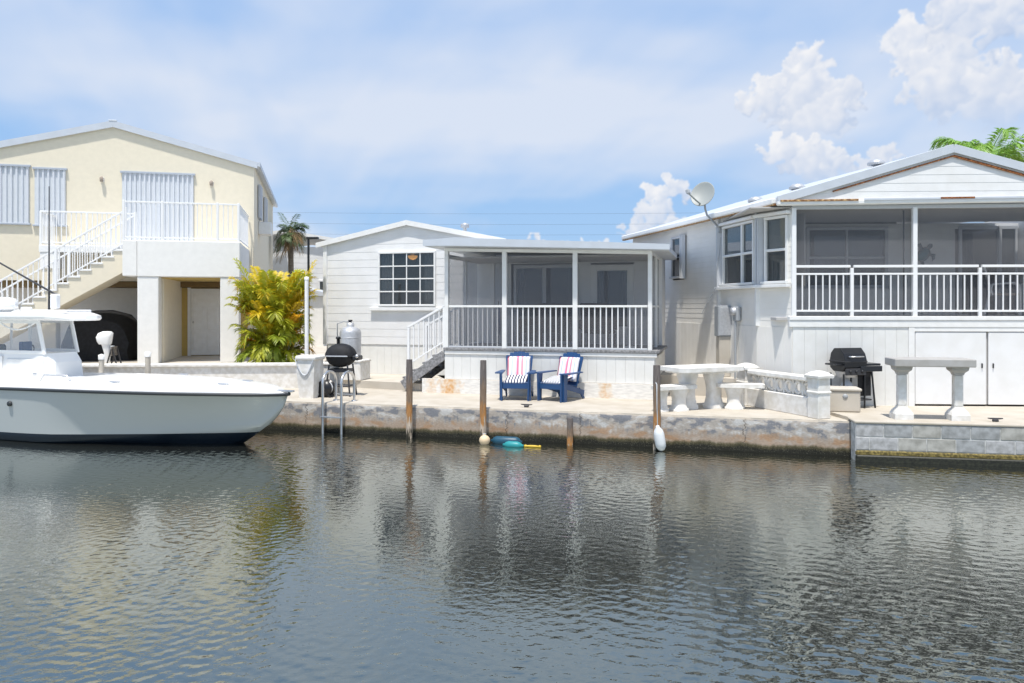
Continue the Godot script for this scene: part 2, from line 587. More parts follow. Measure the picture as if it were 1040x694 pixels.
# ------------------------------------------------------------------ shared builders
# lap siding from A to B (local x, z), courses of height step; gable: function of x giving the top; holes: [x0, x1, y0, y1] measured along the wall
func siding(parent, called, mat, A: Vector2, B: Vector2, y0: float, y1: float, step: float, holes := [], top = null):
	var L = A.distance_to(B)
	var ux = V((B.x - A.x) / L, 0, (B.y - A.y) / L)
	var out = ux.cross(Vector3.UP)
	var wall = empty_part(parent, called)
	wall.transform = Transform3D(Basis(ux, Vector3.UP, out), V(A.x, 0, A.y))
	var y = y0
	while y < y1 - 0.01:
		var e = minf(y + step, y1)
		var mid = (y + e) * 0.5
		var cuts = [[0.0, L]]
		for h in holes:
			if mid > h[2] and mid < h[3]:
				var nx = []
				for c in cuts:
					if h[0] > c[0] + 0.01:
						nx.append([c[0], minf(c[1], h[0])])
					if h[1] < c[1] - 0.01:
						nx.append([maxf(c[0], h[1]), c[1]])
				cuts = nx
		for c in cuts:
			var xb = c.duplicate()
			var xt = c.duplicate()
			if top:
				xb = clip_gable(c, y, top)
				xt = clip_gable(c, e, top)
				if xb[1] - xb[0] < 0.02:
					continue
				if xt[1] < xt[0]:
					var m = clampf(top[0], xb[0], xb[1])
					xt = [m, m + 0.001]
			var key = "lap%.3f,%.3f,%.3f,%.3f,%.3f" % [xb[1] - xb[0], xt[0] - xb[0], xt[1] - xb[0], e - y, 0.0]
			if not cache.has(key):
				var st = begin()
				var h = e - y
				var w = xb[1] - xb[0]
				var q = [V(0, 0, -0.01), V(w, 0, -0.01), V(w, 0, 0.003), V(0, 0, 0.003), V(0, 0.003, 0.005), V(w, 0.003, 0.005), V(xt[1] - xb[0], h, 0.001), V(xt[0] - xb[0], h, 0.001), V(xt[1] - xb[0], h, -0.01), V(xt[0] - xb[0], h, -0.01)]
				face(st, [q[0], q[1], q[2], q[3]], V(0, -1, 0))
				face(st, [q[3], q[2], q[5], q[4]], V(0, -0.5, 1))
				face(st, [q[4], q[5], q[6], q[7]], V(0, 0, 1))
				face(st, [q[7], q[6], q[8], q[9]], V(0, 1, 0))
				face(st, [q[0], q[1], q[8], q[9]], V(0, 0, -1))
				face(st, [q[0], q[3], q[4], q[7], q[9]], V(-1, 0, 0))
				face(st, [q[1], q[2], q[5], q[6], q[8]], V(1, 0, 0))
				cache[key] = done(st)
			add(wall, "siding_board", cache[key], mat, Transform3D(Basis(), V(xb[0], y, 0)))
		y = e
	return wall

# top = [ridge x, ridge y, slope]
func clip_gable(c: Array, y: float, top: Array) -> Array:
	var hw = (top[1] - y) / top[2]
	return [maxf(c[0], top[0] - hw), minf(c[1], top[0] + hw)]

# vertical boards from A to B
func panels(parent, called, board, mat, A: Vector2, B: Vector2, y0: float, y1: float, width: float):
	var L = A.distance_to(B)
	var ux = V((B.x - A.x) / L, 0, (B.y - A.y) / L)
	var wall = empty_part(parent, called)
	wall.transform = Transform3D(Basis(ux, Vector3.UP, ux.cross(Vector3.UP)), V(A.x, 0, A.y))
	box(wall, "backing", mat, V(L / 2, (y0 + y1) / 2, -0.03), V(L, y1 - y0, 0.03), 0.0)
	var n = maxi(1, int(round(L / width)))
	for i in n:
		box(wall, board, mat, V((i + 0.5) * L / n, (y0 + y1) / 2, 0), V(L / n - 0.002, y1 - y0 - 0.002, 0.03), 0.003)
	return wall

# glazed unit in a wall plane at z = 0 of parent: frame, meeting bars and panes
func window(parent, called, x0, x1, y0, y1, cols: int, rows: int, z := 0.02, fw := 0.06, mun := 0.025, fmat := "trim", room := 0.6, inner = null):
	var w = empty_part(parent, called, V(0, 0, z))
	span(w, "frame", fmat, V(x0 - fw, y1, -0.06), V(x1 + fw, y1 + fw, 0.05))
	span(w, "sill", fmat, V(x0 - fw - 0.03, y0 - fw, -0.06), V(x1 + fw + 0.03, y0, 0.075))
	span(w, "frame", fmat, V(x0 - fw, y0 + 0.001, -0.06), V(x0, y1 - 0.001, 0.045))
	span(w, "frame", fmat, V(x1, y0 + 0.001, -0.06), V(x1 + fw, y1 - 0.001, 0.045))
	for i in range(1, cols):
		var x = lerpf(x0, x1, float(i) / cols)
		span(w, "muntin", fmat, V(x - mun / 2, y0 + 0.001, -0.02), V(x + mun / 2, y1 - 0.001, 0.022))
	for i in range(1, rows):
		var y = lerpf(y0, y1, float(i) / rows)
		span(w, "muntin", fmat, V(x0 + 0.001, y - mun / 2, -0.018), V(x1 - 0.001, y + mun / 2, 0.025))
	for i in cols:
		for j in rows:
			span(w, "pane", "glass", V(lerpf(x0, x1, float(i) / cols), lerpf(y0, y1, float(j) / rows), -0.002), V(lerpf(x0, x1, float(i + 1) / cols), lerpf(y0, y1, float(j + 1) / rows), 0.002), 0.0)
	if inner:
		span(w, "blind", inner, V(x0, y0, -0.16), V(x1, y1, -0.13), 0.0)
	if room > 0.0:
		# the dim room behind the glass
		span(w, "room_back", "interior", V(x0 - 0.3, y0 - 0.3, -room - 0.02), V(x1 + 0.3, y1 + 0.3, -room), 0.0)
		span(w, "room_side", "interior", V(x0 - 0.3, y0 - 0.3, -room), V(x0 - 0.28, y1 + 0.3, -0.07), 0.0)
		span(w, "room_side", "interior", V(x1 + 0.28, y0 - 0.3, -room), V(x1 + 0.3, y1 + 0.3, -0.07), 0.0)
		span(w, "room_top", "interior", V(x0 - 0.3, y1 + 0.3, -room), V(x1 + 0.3, y1 + 0.32, -0.07), 0.0)
		span(w, "room_floor", "interior", V(x0 - 0.3, y0 - 0.32, -room), V(x1 + 0.3, y0 - 0.3, -0.07), 0.0)
	return w

# level or sloping railing from a to e (top of floor), with posts at the ends left to the caller
func railing(parent, a: Vector3, e: Vector3, h: float, gap: float, mat := "rail_white", bw := 0.028, topw := 0.06, second := 0.0, low := 0.07, double := 0.04):
	bar(parent, "top_rail", mat, a + V(0, h, 0), e + V(0, h, 0), topw, double)
	if second > 0.0:
		bar(parent, "upper_rail", mat, a + V(0, h - second, 0), e + V(0, h - second, 0), 0.035, 0.035)
	bar(parent, "bottom_rail", mat, a + V(0, low, 0), e + V(0, low, 0), 0.035, 0.035)
	var n = maxi(1, int(round(a.distance_to(e) / gap)))
	var t = h - second - low - 0.02
	var m = m_box(V(bw, t, bw), 0.003)
	var d = (e - a)
	var yaw = atan2(-d.z, d.x)
	for i in range(1, n):
		var p = a.lerp(e, float(i) / n)
		add(parent, "baluster", m, mat, Transform3D(Basis(Vector3.UP, yaw), p + V(0, low + t / 2, 0)))

# ------------------------------------------------------------------ scene
func _ready():
	rng.seed = 5
	var cam = Camera3D.new()
	cam.name = "camera"
	cam.projection = Camera3D.PROJECTION_FRUSTUM
	cam.near = 0.1
	cam.far = 4000.0
	cam.size = 0.1 * 694.0 / 780.0
	cam.frustum_offset = Vector2(0, -0.1 * 35.0 / 780.0)
	cam.position = V(0, 1.87, 0)
	add_child(cam)
	cam.current = true

	var env = Environment.new()
	env.background_mode = Environment.BG_SKY
	env.tonemap_mode = Environment.TONE_MAPPER_LINEAR
	env.tonemap_exposure = 1.28
	env.sdfgi_enabled = true
	env.ssao_enabled = true
	env.ssil_enabled = true
	var pano = PanoramaSkyMaterial.new()
	pano.panorama = ImageTexture.create_from_image(sky_image())
	pano.energy_multiplier = 0.77
	var sky = Sky.new()
	sky.sky_material = pano
	env.sky = sky
	var we = WorldEnvironment.new()
	we.name = "world_environment"
	we.environment = env
	add_child(we)

	var sun = DirectionalLight3D.new()
	sun.name = "sun"
	sun.light_energy = 1.25
	sun.light_color = Color(1.0, 0.98, 0.945)
	sun.light_angular_distance = 2.0
	sun.shadow_enabled = true
	add_child(sun)
	# towards the ground from high up, a little behind and to the left of the camera
	var el = deg_to_rad(71.0)
	var az = deg_to_rad(-14.0)
	var to_sun = V(sin(az) * cos(el), sin(el), cos(az) * cos(el))
	sun.look_at_from_position(to_sun * 50.0, Vector3.ZERO, Vector3.UP)

	make_materials()
	build_ground()
	build_water()
	build_middle_house()
	build_right_house()
	build_left_house()
	build_background()
	build_dock_things()
	build_boat()
	build_plants()

func S(x, y, z) -> Vector3:   # along the sea wall
	var b = Basis(Vector3.UP, deg_to_rad(-15.0))
	return b * V(x, y, z) + V(0, 0, -14.05)

func wall_texture() -> ImageTexture:
	var W = 2048
	var H = 160
	var n = FastNoiseLite.new()
	n.seed = 11
	n.frequency = 0.02
	n.fractal_octaves = 5
	var f = FastNoiseLite.new()
	f.seed = 12
	f.frequency = 0.12
	f.fractal_octaves = 4
	var cracks = [430.0, 700.0, 985.0, 1240.0, 1420.0, 1600.0, 1790.0]
	var im = Image.create(W, H, false, Image.FORMAT_RGB8)
	for x in W:
		var drip = n.get_noise_2d(x * 0.9, 0.0) * 0.10 + f.get_noise_2d(x * 1.1, 50.0) * 0.09
		var tide = n.get_noise_2d(x * 0.6, 900.0) * 0.05 + f.get_noise_2d(x * 0.8, 700.0) * 0.025
		for y in H:
			var v = float(y) / H      # 0 at the top of the wall, 0.72 at the water
			var grain = f.get_noise_2d(x * 1.0, y * 2.0)
			var col = f.get_noise_2d(x * 1.6, y * 0.12 + 300.0)
			var big = n.get_noise_2d(x * 0.7, y * 0.9 + 200.0)
			var soft = n.get_noise_2d(x * 1.0 + 800.0, y * 1.3)
			var c = Color(0.66, 0.63, 0.60)
			# bluish grey run-off and pale lime below the lip, in patches
			c = c.lerp(Color(0.45, 0.46, 0.49), clampf(smoothstep(-0.02, 0.30, soft + col * 0.12) * smoothstep(0.44, 0.20, v + drip * 1.6), 0.0, 0.85))
			c = c.lerp(Color(0.76, 0.76, 0.76), clampf(smoothstep(0.10, 0.42, -soft + big * 0.5) * smoothstep(0.50, 0.30, v + drip), 0.0, 0.7))
			# tan concrete further down with rusty patches
			c = c.lerp(Color(0.63, 0.56, 0.50), smoothstep(0.26, 0.46, v + drip))
			c = c.lerp(Color(0.64, 0.50, 0.38), smoothstep(0.12, 0.42, big) * smoothstep(0.1, 0.4, v) * 0.65)
			c = c.lerp(Color(0.70, 0.67, 0.64), smoothstep(0.1, 0.4, soft) * smoothstep(0.36, 0.5, v) * 0.5)
			# weed line
			c = c.lerp(Color(0.27, 0.25, 0.17), smoothstep(0.50, 0.58, v + tide))
			c = c.lerp(Color(0.09, 0.09, 0.06), smoothstep(0.57, 0.65, v + tide))
			c *= 1.0 + 0.12 * grain
			var bar = f.get_noise_2d(x * 4.0, y * 4.0 + 77.0)
			if v > 0.52 and v < 0.70 and bar > 0.30:
				c = c.lerp(Color(0.62, 0.60, 0.54), clampf((bar - 0.30) * 5.0, 0.0, 0.8))
			for ck in cracks:
				var dc = absf(x - ck - 9.0 * n.get_noise_2d(ck * 3.0, y * 3.0) - 3.0 * f.get_noise_2d(ck, y * 2.0))
				if dc < 1.6:
					c = c.lerp(Color(0.22, 0.20, 0.18), 0.75 * (1.0 - dc / 1.6))
			if v < 0.035:
				c = c.lerp(Color(0.80, 0.75, 0.68), 0.7)
			im.set_pixel(x, y, c)
	return ImageTexture.create_from_image(im)

func build_ground():
	# land behind the sea wall, out to the horizon
	var p = [Vector2(S(-60, 0, -0.3).x, S(-60, 0, -0.3).z), Vector2(S(5.6, 0, -0.3).x, S(5.6, 0, -0.3).z), Vector2(60, -13.0), Vector2(1500, -1500), Vector2(-1500, -1500), Vector2(-900, -60)]
	var land = slab(self, "ground", "soil", p, -1.2, -0.03)
	land.set_meta("kind", "structure")
	# dock slab in front of the middle lot
	var d = []
	for q in [[-9.5, 0.0], [6.02, 0.0], [6.02, -1.2], [4.6, -4.2], [-9.5, -4.2]]:
		var s = S(q[0], 0, q[1])
		d.append(Vector2(s.x, s.z))
	var dock = slab(self, "dock_pavement", "dock", d, -0.3, 0.0)
	dock.set_meta("kind", "structure")
	# sea wall face with its stains, slightly wavy
	var m = mat("sea_wall", Color.WHITE, 0.9)
	m.albedo_texture = wall_texture()
	var st = SurfaceTool.new()
	st.begin(Mesh.PRIMITIVE_TRIANGLES)
	st.set_smooth_group(0)
	var n = FastNoiseLite.new()
	n.seed = 4
	n.frequency = 0.9
	var ys = [0.0, -0.03, -0.10, -0.2, -0.3, -0.4, -0.5, -0.62, -0.8]
	for i in 180:
		for j in ys.size() - 1:
			var q = []
			for c in [[0, 0], [1, 0], [1, 1], [0, 1]]:
				var x = lerpf(-9.5, 6.02, (i + c[0]) / 180.0)
				var y = ys[j + c[1]]
				var z = 0.012 + n.get_noise_2d(x * 2.0, y * 6.0) * 0.018 - (0.012 if y == 0.0 else 0.0)
				q.append([S(x, y - 0.002, z), Vector2((x + 9.5) / 15.52, -y / 0.8)])
			for t in [[0, 1, 2], [0, 2, 3]]:
				for k in t:
					st.set_uv(q[k][1])
					st.add_vertex(q[k][0])
	st.generate_normals()
	var wall = ground_piece("sea_wall", st.commit(), "sea_wall")
	# block-built wall of the right-hand lot, standing a little forward
	var a = V(5.47, 0, -12.22)
	var e = V(11.5, 0, -11.12)
	var L = a.distance_to(e)
	var ux = (e - a).normalized()
	var oz = ux.cross(Vector3.UP)
	var rw = Node3D.new()
	rw.name = "block_wall"
	rw.set_meta("kind", "structure")
	add_child(rw)
	rw.transform = Transform3D(Basis(ux, Vector3.UP, oz), a)
	span(rw, "mortar_bed", "mortar", V(0, -0.60, -0.30), V(L, 0.02, -0.008), 0.01)
	var kinds = ["block_a", "block_b", "block_c"]
	for row in 2:
		var x = 0.0 if row == 0 else -0.21
		var y1 = 0.02 - row * 0.212
		while x < L:
			var x0 = maxf(x, 0.0) + 0.006
			var x1 = minf(x + 0.42, L) - 0.006
			if x1 - x0 > 0.05:
				box(rw, "concrete_block", kinds[rng.randi() % 3], V((x0 + x1) / 2, y1 - 0.105, -0.1 + rng.randf_range(-0.003, 0.004)), V(x1 - x0, 0.198, 0.2), 0.008)
			x += 0.42
	span(rw, "footing", "algae_yellow", V(0, -0.49, -0.25), V(L, -0.405, 0.025), 0.02)
	span(rw, "weed_band", "algae_dark", V(0, -0.95, -0.25), V(L, -0.475, 0.04), 0.02)
	span(rw, "coping", "dock", V(-0.02, 0.022, -0.45), V(L, 0.062, 0.012), 0.012)
	# patio of the right-hand lot
	var pat = []
	for q in [[0.0, -0.44], [L, -0.44], [L, -6.0], [0.3, -2.6], [-0.25, -1.4]]:
		var s = a + ux * q[0] + oz * q[1]
		pat.append(Vector2(s.x, s.z))
	slab(self, "patio_pavement", "dock", pat, -0.2, 0.058).set_meta("kind", "structure")
	# raised paving along the right-hand home and at the door of the middle home
	slab(self, "upper_patio_pavement", "dock_pale", [Vector2(3.15, -16.75), Vector2(4.55, -15.75), Vector2(5.12, -14.3), Vector2(5.6, -14.6), Vector2(5.0, -17.0), Vector2(3.9, -23.0), Vector2(2.3, -23.0)], -0.1, 0.40).set_meta("kind", "structure")
	slab(self, "house_step_pavement", "dock_pale", [Vector2(-4.75, -18.35), Vector2(-2.05, -17.05), Vector2(-1.25, -16.95), Vector2(-2.0, -19.6), Vector2(-5.4, -20.6)], -0.1, 0.17).set_meta("kind", "structure")
	# garden ground of the left-hand lot, held by a low wall
	slab(self, "garden_ground", "dock_pale", [Vector2(-40, -15.2), Vector2(-10.5, -17.45), Vector2(-4.72, -17.95), Vector2(-7.2, -40), Vector2(-60, -40)], -0.1, 0.42).set_meta("kind", "structure")

func build_water():
	var n = FastNoiseLite.new()
	n.seed = 61
	n.frequency = 0.16
	n.fractal_octaves = 2
	var waves = []
	var r = RandomNumberGenerator.new()
	r.seed = 9
	for i in 20:
		var lam = lerpf(0.072, 0.19, r.randf())
		var dir = deg_to_rad(72.0 + r.randf_range(-70, 70))
		if i % 4 == 3:
			dir = deg_to_rad(-50.0 + r.randf_range(-30, 30))
		var k = TAU / lam
		waves.append([cos(dir) * k, sin(dir) * k, r.randf() * TAU, 0.0, lam])
	for wv in waves:
		wv[3] = 0.017 * wv[4] / TAU
	var x0 = -13.0
	var z0 = -18.0
	var st = 0.03
	var nx = 850
	var nz = 486
	var pos = PackedVector3Array()
	var nor = PackedVector3Array()
	pos.resize(nx * nz)
	nor.resize(nx * nz)
	for j in nz:
		var z = z0 + j * st
		for i in nx:
			var x = x0 + i * st
			var patch = n.get_noise_2d(x, z * 0.8)
			var amp = clampf(0.72 + 0.05 * x + patch * 1.0, 0.22, 1.35)
			var w1 = 2.2 * n.get_noise_2d(x * 3.0 + 50.0, z * 3.0)
			var h = 0.0
			var gx = 0.0
			var gz = 0.0
			for w in waves:
				var ph = w[0] * x + w[1] * z + w[2] + w1
				var s = sin(ph)
				var c = cos(ph)
				h += w[3] * s
				gx += w[3] * w[0] * c
				gz += w[3] * w[1] * c
			pos[j * nx + i] = V(x, WATER + h * amp, z)
			nor[j * nx + i] = V(-gx * amp, 1, -gz * amp).normalized()
	var idx = PackedInt32Array()
	idx.resize((nx - 1) * (nz - 1) * 6)
	var t = 0
	for j in nz - 1:
		for i in nx - 1:
			var a = j * nx + i
			idx[t] = a
			idx[t + 1] = a + 1
			idx[t + 2] = a + nx
			idx[t + 3] = a + 1
			idx[t + 4] = a + nx + 1
			idx[t + 5] = a + nx
			t += 6
	# the canal going on past the rippled part
	var x1 = x0 + (nx - 1) * st
	var z1 = z0 + (nz - 1) * st
	var b = pos.size()
	for q in [[-900, -900], [900, -900], [900, 900], [-900, 900], [x0, z0], [x1, z0], [x1, z1], [x0, z1]]:
		pos.append(V(q[0], WATER, q[1]))
		nor.append(Vector3.UP)
	for q in [[0, 1, 5, 4], [1, 2, 6, 5], [2, 3, 7, 6], [3, 0, 4, 7]]:
		for k in [0, 1, 2, 0, 2, 3]:
			idx.append(b + q[k])
	var arr = []
	arr.resize(Mesh.ARRAY_MAX)
	arr[Mesh.ARRAY_VERTEX] = pos
	arr[Mesh.ARRAY_NORMAL] = nor
	arr[Mesh.ARRAY_INDEX] = idx
	var m = ArrayMesh.new()
	m.add_surface_from_arrays(Mesh.PRIMITIVE_TRIANGLES, arr)
	ground_piece("water", m, "water")

func rust_material(key: String, base: Color, sd: int, spots: Array):
	var im = Image.create(256, 64, false, Image.FORMAT_RGB8)
	var n = FastNoiseLite.new()
	n.seed = sd
	n.frequency = 0.05
	n.fractal_octaves = 4
	for x in 256:
		for y in 64:
			var c = base * (0.96 + 0.08 * n.get_noise_2d(x * 2.0, y * 2.0))
			for s in spots:
				var d = absf(x - s[0]) / s[1] + n.get_noise_2d(x * 3.0, y * 0.5) * 0.6
				c = c.lerp(Color(0.80, 0.52, 0.22), clampf((1.0 - d), 0.0, 1.0) * s[2] * (0.7 + 0.6 * n.get_noise_2d(x * 5.0, y * 1.2 + 90.0)))
			im.set_pixel(x, y, c)
	var m = mat(key, Color.WHITE, 0.8)
	m.albedo_texture = ImageTexture.create_from_image(im)

func uv_panel(parent, called, mat, a: Vector3, e: Vector3, depth: float):
	# upright panel from a (lower left) to e (upper right), front face with texture coordinates
	var st = SurfaceTool.new()
	st.begin(Mesh.PRIMITIVE_TRIANGLES)
	st.set_smooth_group(-1)
	var q = [V(a.x, a.y, a.z), V(e.x, a.y, e.z), V(e.x, e.y, e.z), V(a.x, e.y, a.z)]
	var uv = [Vector2(0, 1), Vector2(1, 1), Vector2(1, 0), Vector2(0, 0)]
	for k in [0, 2, 1, 0, 3, 2]:
		st.set_uv(uv[k])
		st.add_vertex(q[k])
	var back = V(0, 0, -depth)
	for s in [[0, 1], [1, 2], [2, 3], [3, 0]]:
		var f = [q[s[0]], q[s[1]], q[s[1]] + back, q[s[0]] + back]
		var c = (q[0] + q[2] + back) * 0.5
		var o = (f[0] + f[2]) * 0.5 - c
		var nn = (f[1] - f[0]).cross(f[2] - f[0])
		if nn.dot(o) > 0:
			f.reverse()
		for k in [0, 1, 2, 0, 2, 3]:
			st.set_uv(Vector2(0.02, 0.02))
			st.add_vertex(f[k])
	st.generate_normals()
	return add(parent, called, st.commit(), mat)

# ------------------------------------------------------------------ middle home with the screened porch
func build_middle_house():
	var H = thing("mobile_home", "small white home with lap siding, low gable and a grey screened porch over the dock", "house", V(-1.43, 0, -16.7), -15.6)
	var zb = -2.2
	var hole = [1.57, 3.03, 1.93, 3.23]
	siding(H, "front_wall", "siding", Vector2(-4.17, zb), Vector2(0.42, zb), 0.92, 3.98, 0.196, [hole], [2.31, 4.02, 0.205])
	panels(H, "house_skirting", "skirting_panel", "skirting", Vector2(-4.1, zb - 0.03), Vector2(-0.1, zb - 0.03), 0.17, 0.92, 0.20)
	span(H, "corner_board", "trim", V(-4.21, 0.9, zb - 0.04), V(-4.10, 3.52, zb + 0.045))
	span(H, "corner_board", "trim", V(0.33, 0.95, zb - 0.04), V(0.44, 3.2, zb + 0.045))
	# left side, back and floor of the home
	siding(H, "side_wall", "siding", Vector2(-4.17, zb - 9.0), Vector2(-4.17, zb - 0.03), 0.92, 3.52, 0.196)
	panels(H, "side_skirting", "skirting_panel", "skirting", Vector2(-4.14, zb - 9.0), Vector2(-4.14, zb - 0.05), 0.0, 0.92, 0.45)
	span(H, "back_wall", "siding", V(-4.15, 0.2, zb - 9.05), V(0.4, 3.5, zb - 9.0))
	span(H, "floor", "interior", V(-4.1, 0.86, zb - 8.9), V(0.4, 0.92, zb - 0.06))
	span(H, "floor", "interior", V(0.41, 0.86, zb - 1.2), V(4.38, 0.92, zb - 0.06))
	span(H, "right_body_wall", "siding", V(0.36, 0.2, zb - 9.0), V(0.42, 3.5, zb - 1.26))
	# roof: two metal slopes with white fascia boards
	var roof = empty_part(H, "roof")
	var rx = -1.86
	var f = [Vector2(rx - 2.52, 3.44), Vector2(rx, 3.955), Vector2(rx, 4.045), Vector2(rx - 2.52, 3.53)]
	plate(roof, "roof_slope", "roof_metal", f, zb - 9.2, zb + 0.07)
	f = [Vector2(rx + 0.001, 3.955), Vector2(rx + 2.6, 3.43), Vector2(rx + 2.6, 3.52), Vector2(rx + 0.001, 4.045)]
	plate(roof, "roof_slope", "roof_metal", f, zb - 9.2, zb + 0.07)
	f = [Vector2(rx - 2.53, 3.41), Vector2(rx, 3.925), Vector2(rx, 4.05), Vector2(rx - 2.53, 3.535)]
	plate(roof, "fascia_board", "trim", f, zb + 0.071, zb + 0.10)
	f = [Vector2(rx + 0.001, 3.925), Vector2(rx + 2.6, 3.40), Vector2(rx + 2.6, 3.525), Vector2(rx + 0.001, 4.05)]
	plate(roof, "fascia_board", "trim", f, zb + 0.071, zb + 0.10)
	lathe(roof, "roof_vent", "galvanised", V(-1.2, 3.9, zb - 2.5), [Vector2(0, 0.34), Vector2(0.12, 0.3), Vector2(0.12, 0.2), Vector2(0.05, 0.2), Vector2(0.05, 0.0)], 14)
	# four by four lites
	var wn = empty_part(H, "front_window", V(0, 0, zb))
	window_in(wn, -2.6, -1.14, 1.94, 3.22, 4, 4, 0.03)
	span(wn, "lower_shelf", "trim", V(-2.86, 1.78, 0.0), V(-0.92, 1.86, 0.10))
	var lamp = thing("ceiling_lamp", "warm lit ceiling lamp seen through the many-paned window", "lamp", V(-1.43, 0, -16.7) + Basis(Vector3.UP, deg_to_rad(-15.6)) * V(-2.08, 3.19, zb - 0.85))
	lathe(lamp, "lamp_shade", "lamp_glow", Vector3.ZERO, [Vector2(0, -0.07), Vector2(0.07, -0.06), Vector2(0.12, -0.02), Vector2(0.13, 0.03), Vector2(0, 0.03)], 16)
	lathe(lamp, "rose", "trim", V(0, 0.03, 0), [Vector2(0.05, 0.0), Vector2(0.05, 0.11), Vector2(0, 0.11)], 12)
	var ol = OmniLight3D.new()
	ol.name = "lamp_light"
	ol.light_color = Color(1.0, 0.75, 0.45)
	ol.light_energy = 0.04
	ol.light_size = 0.08
	ol.omni_range = 6.0
	ol.shadow_enabled = true
	ol.position = V(0, -0.1, 0)
	lamp.add_child(ol)
	# room behind that window
	var rm = empty_part(H, "front_room")
	span(rm, "room_wall", "interior", V(-4.0, 0.95, zb - 2.6), V(0.3, 3.4, zb - 2.5), 0.0)
	span(rm, "room_wall", "interior", V(0.3, 0.95, zb - 2.6), V(0.34, 3.2, zb - 0.08), 0.0)
	span(rm, "ceiling", "interior", V(-4.0, 3.30, zb - 2.6), V(0.3, 3.34, zb - 0.05), 0.0)
	for x in [-2.58, -2.50, -2.42, -2.34, -1.40, -1.32, -1.24, -1.16]:
		tube(rm, "curtain_fold", "curtain", [V(x, 1.9, zb - 0.12), V(x, 3.25, zb - 0.12)], 0.05, 8)
	# ---- porch
	var P = empty_part(H, "screened_porch")
	span(P, "porch_floor", "wood_deck", V(-0.06, 0.93, zb), V(4.57, 0.992, 0.03), 0.008)
	span(P, "rim_board", "trim", V(-0.04, 0.85, -0.04), V(4.52, 0.928, 0.01))
	rust_material("foot_rust", Color(0.93, 0.92, 0.90), 5, [[32, 15, 0.75], [10, 8, 0.35], [205, 9, 0.45], [120, 5, 0.2]])
	uv_panel(P, "foundation_course", "foot_rust", V(-0.55, -0.02, 0.035), V(4.47, 0.305, 0.035), 0.1)
	panels(P, "porch_skirting", "skirting_panel", "skirting", Vector2(-0.04, -0.03), Vector2(4.47, -0.03), 0.31, 0.85, 0.20)
	panels(P, "end_skirting", "skirting_panel", "skirting", Vector2(4.47, -0.05), Vector2(4.47, zb), 0.0, 0.85, 0.36)
	panels(P, "end_skirting", "skirting_panel", "skirting", Vector2(-0.04, zb), Vector2(-0.04, -0.05), 0.0, 0.85, 0.36)
	# roof beam falls a little to the right
	var top = func(x): return 3.15 - 0.033 * x
	var xs = [0.0, 1.31, 2.84, 4.38]
	for i in 4:
		var w = 0.10 if i in [1, 2] else 0.085
		var y1 = top.call(xs[i])
		span(P, "post", "trim", V(xs[i] - w / 2, 0.992, -0.09), V(xs[i] + w / 2, y1, 0.0))
	bar(P, "head_beam", "trim", V(-0.05, top.call(-0.05) - 0.03, -0.045), V(4.42, top.call(4.42) - 0.03, -0.045), 0.08, 0.07)
	plate(P, "porch_roof", "roof_metal", [Vector2(-0.37, 3.17), Vector2(0.27, 3.16), Vector2(4.77, 2.99), Vector2(4.77, 3.085), Vector2(0.27, 3.355), Vector2(-0.37, 3.30)], zb - 0.2, 0.30)
	plate(P, "gutter", "fascia_blue", [Vector2(-0.40, 3.18), Vector2(0.27, 3.17), Vector2(4.80, 3.0), Vector2(4.80, 3.11), Vector2(0.27, 3.345), Vector2(-0.40, 3.31)], 0.301, 0.36)
	span(P, "ceiling", "interior", V(0.0, 2.93, zb + 0.02), V(4.35, 2.96, -0.12), 0.0)
	for i in 3:
		var a = xs[i] + 0.05
		var e = xs[i + 1] - 0.05
		bar(P, "mid_rail", "trim", V(a, 1.885, -0.03), V(e, 1.885, -0.03), 0.05, 0.045)
		bar(P, "kick_rail", "trim_grey", V(a, 1.012, -0.03), V(e, 1.012, -0.03), 0.05, 0.035)
		var zc = -0.07 if i > 0 else -0.012
		span(P, "screen", "screen", V(a, 1.02, zc - 0.002), V(e, top.call((a + e) / 2) - 0.05, zc), 0.0)
		var n = [11, 12, 12][i]
		for k in range(1, n):
			var x = lerpf(a, e, float(k) / n)
			box(P, "baluster", "rail_white", V(x, 1.446, -0.035), V(0.026, 0.83, 0.024), 0.003)
	for x in [0.0, 4.38]:
		span(P, "side_screen", "screen", V(x - 0.001, 1.02, zb + 0.05), V(x + 0.001, 2.95, -0.1), 0.0)
		bar(P, "mid_rail", "trim", V(x, 1.885, zb + 0.05), V(x, 1.885, -0.1), 0.04, 0.045)
		bar(P, "head_beam", "trim", V(x, 2.99, zb), V(x, 2.99, -0.1), 0.06, 0.06)
		span(P, "post", "trim", V(x - 0.04, 0.992, zb + 0.9), V(x + 0.04, 2.96, zb + 0.98))
	# back wall of the porch: siding, sliding doors, a second glazed door
	var B = siding(H, "porch_back_wall", "siding", Vector2(0.45, zb), Vector2(4.45, zb), 0.95, 3.0, 0.196, [[0.40, 2.05, 0.9, 2.86], [2.35, 3.35, 0.9, 2.86]])
	span(H, "door_trim", "trim_grey", V(0.46, 0.99, zb + 0.03), V(0.62, 2.95, zb + 0.07))
	var sd = empty_part(H, "sliding_door")
	for q in [[0.92, 1.70, 0.0], [1.66, 2.44, 0.03]]:
		span(sd, "frame", "trim_grey", V(q[0], 1.0, zb + q[2]), V(q[0] + 0.07, 2.80, zb + q[2] + 0.04))
		span(sd, "frame", "trim_grey", V(q[1] - 0.07, 1.0, zb + q[2]), V(q[1], 2.80, zb + q[2] + 0.04))
		span(sd, "frame", "trim_grey", V(q[0], 2.80, zb + q[2]), V(q[1], 2.88, zb + q[2] + 0.042))
		span(sd, "frame", "trim_grey", V(q[0], 0.992, zb + q[2]), V(q[1], 1.06, zb + q[2] + 0.042))
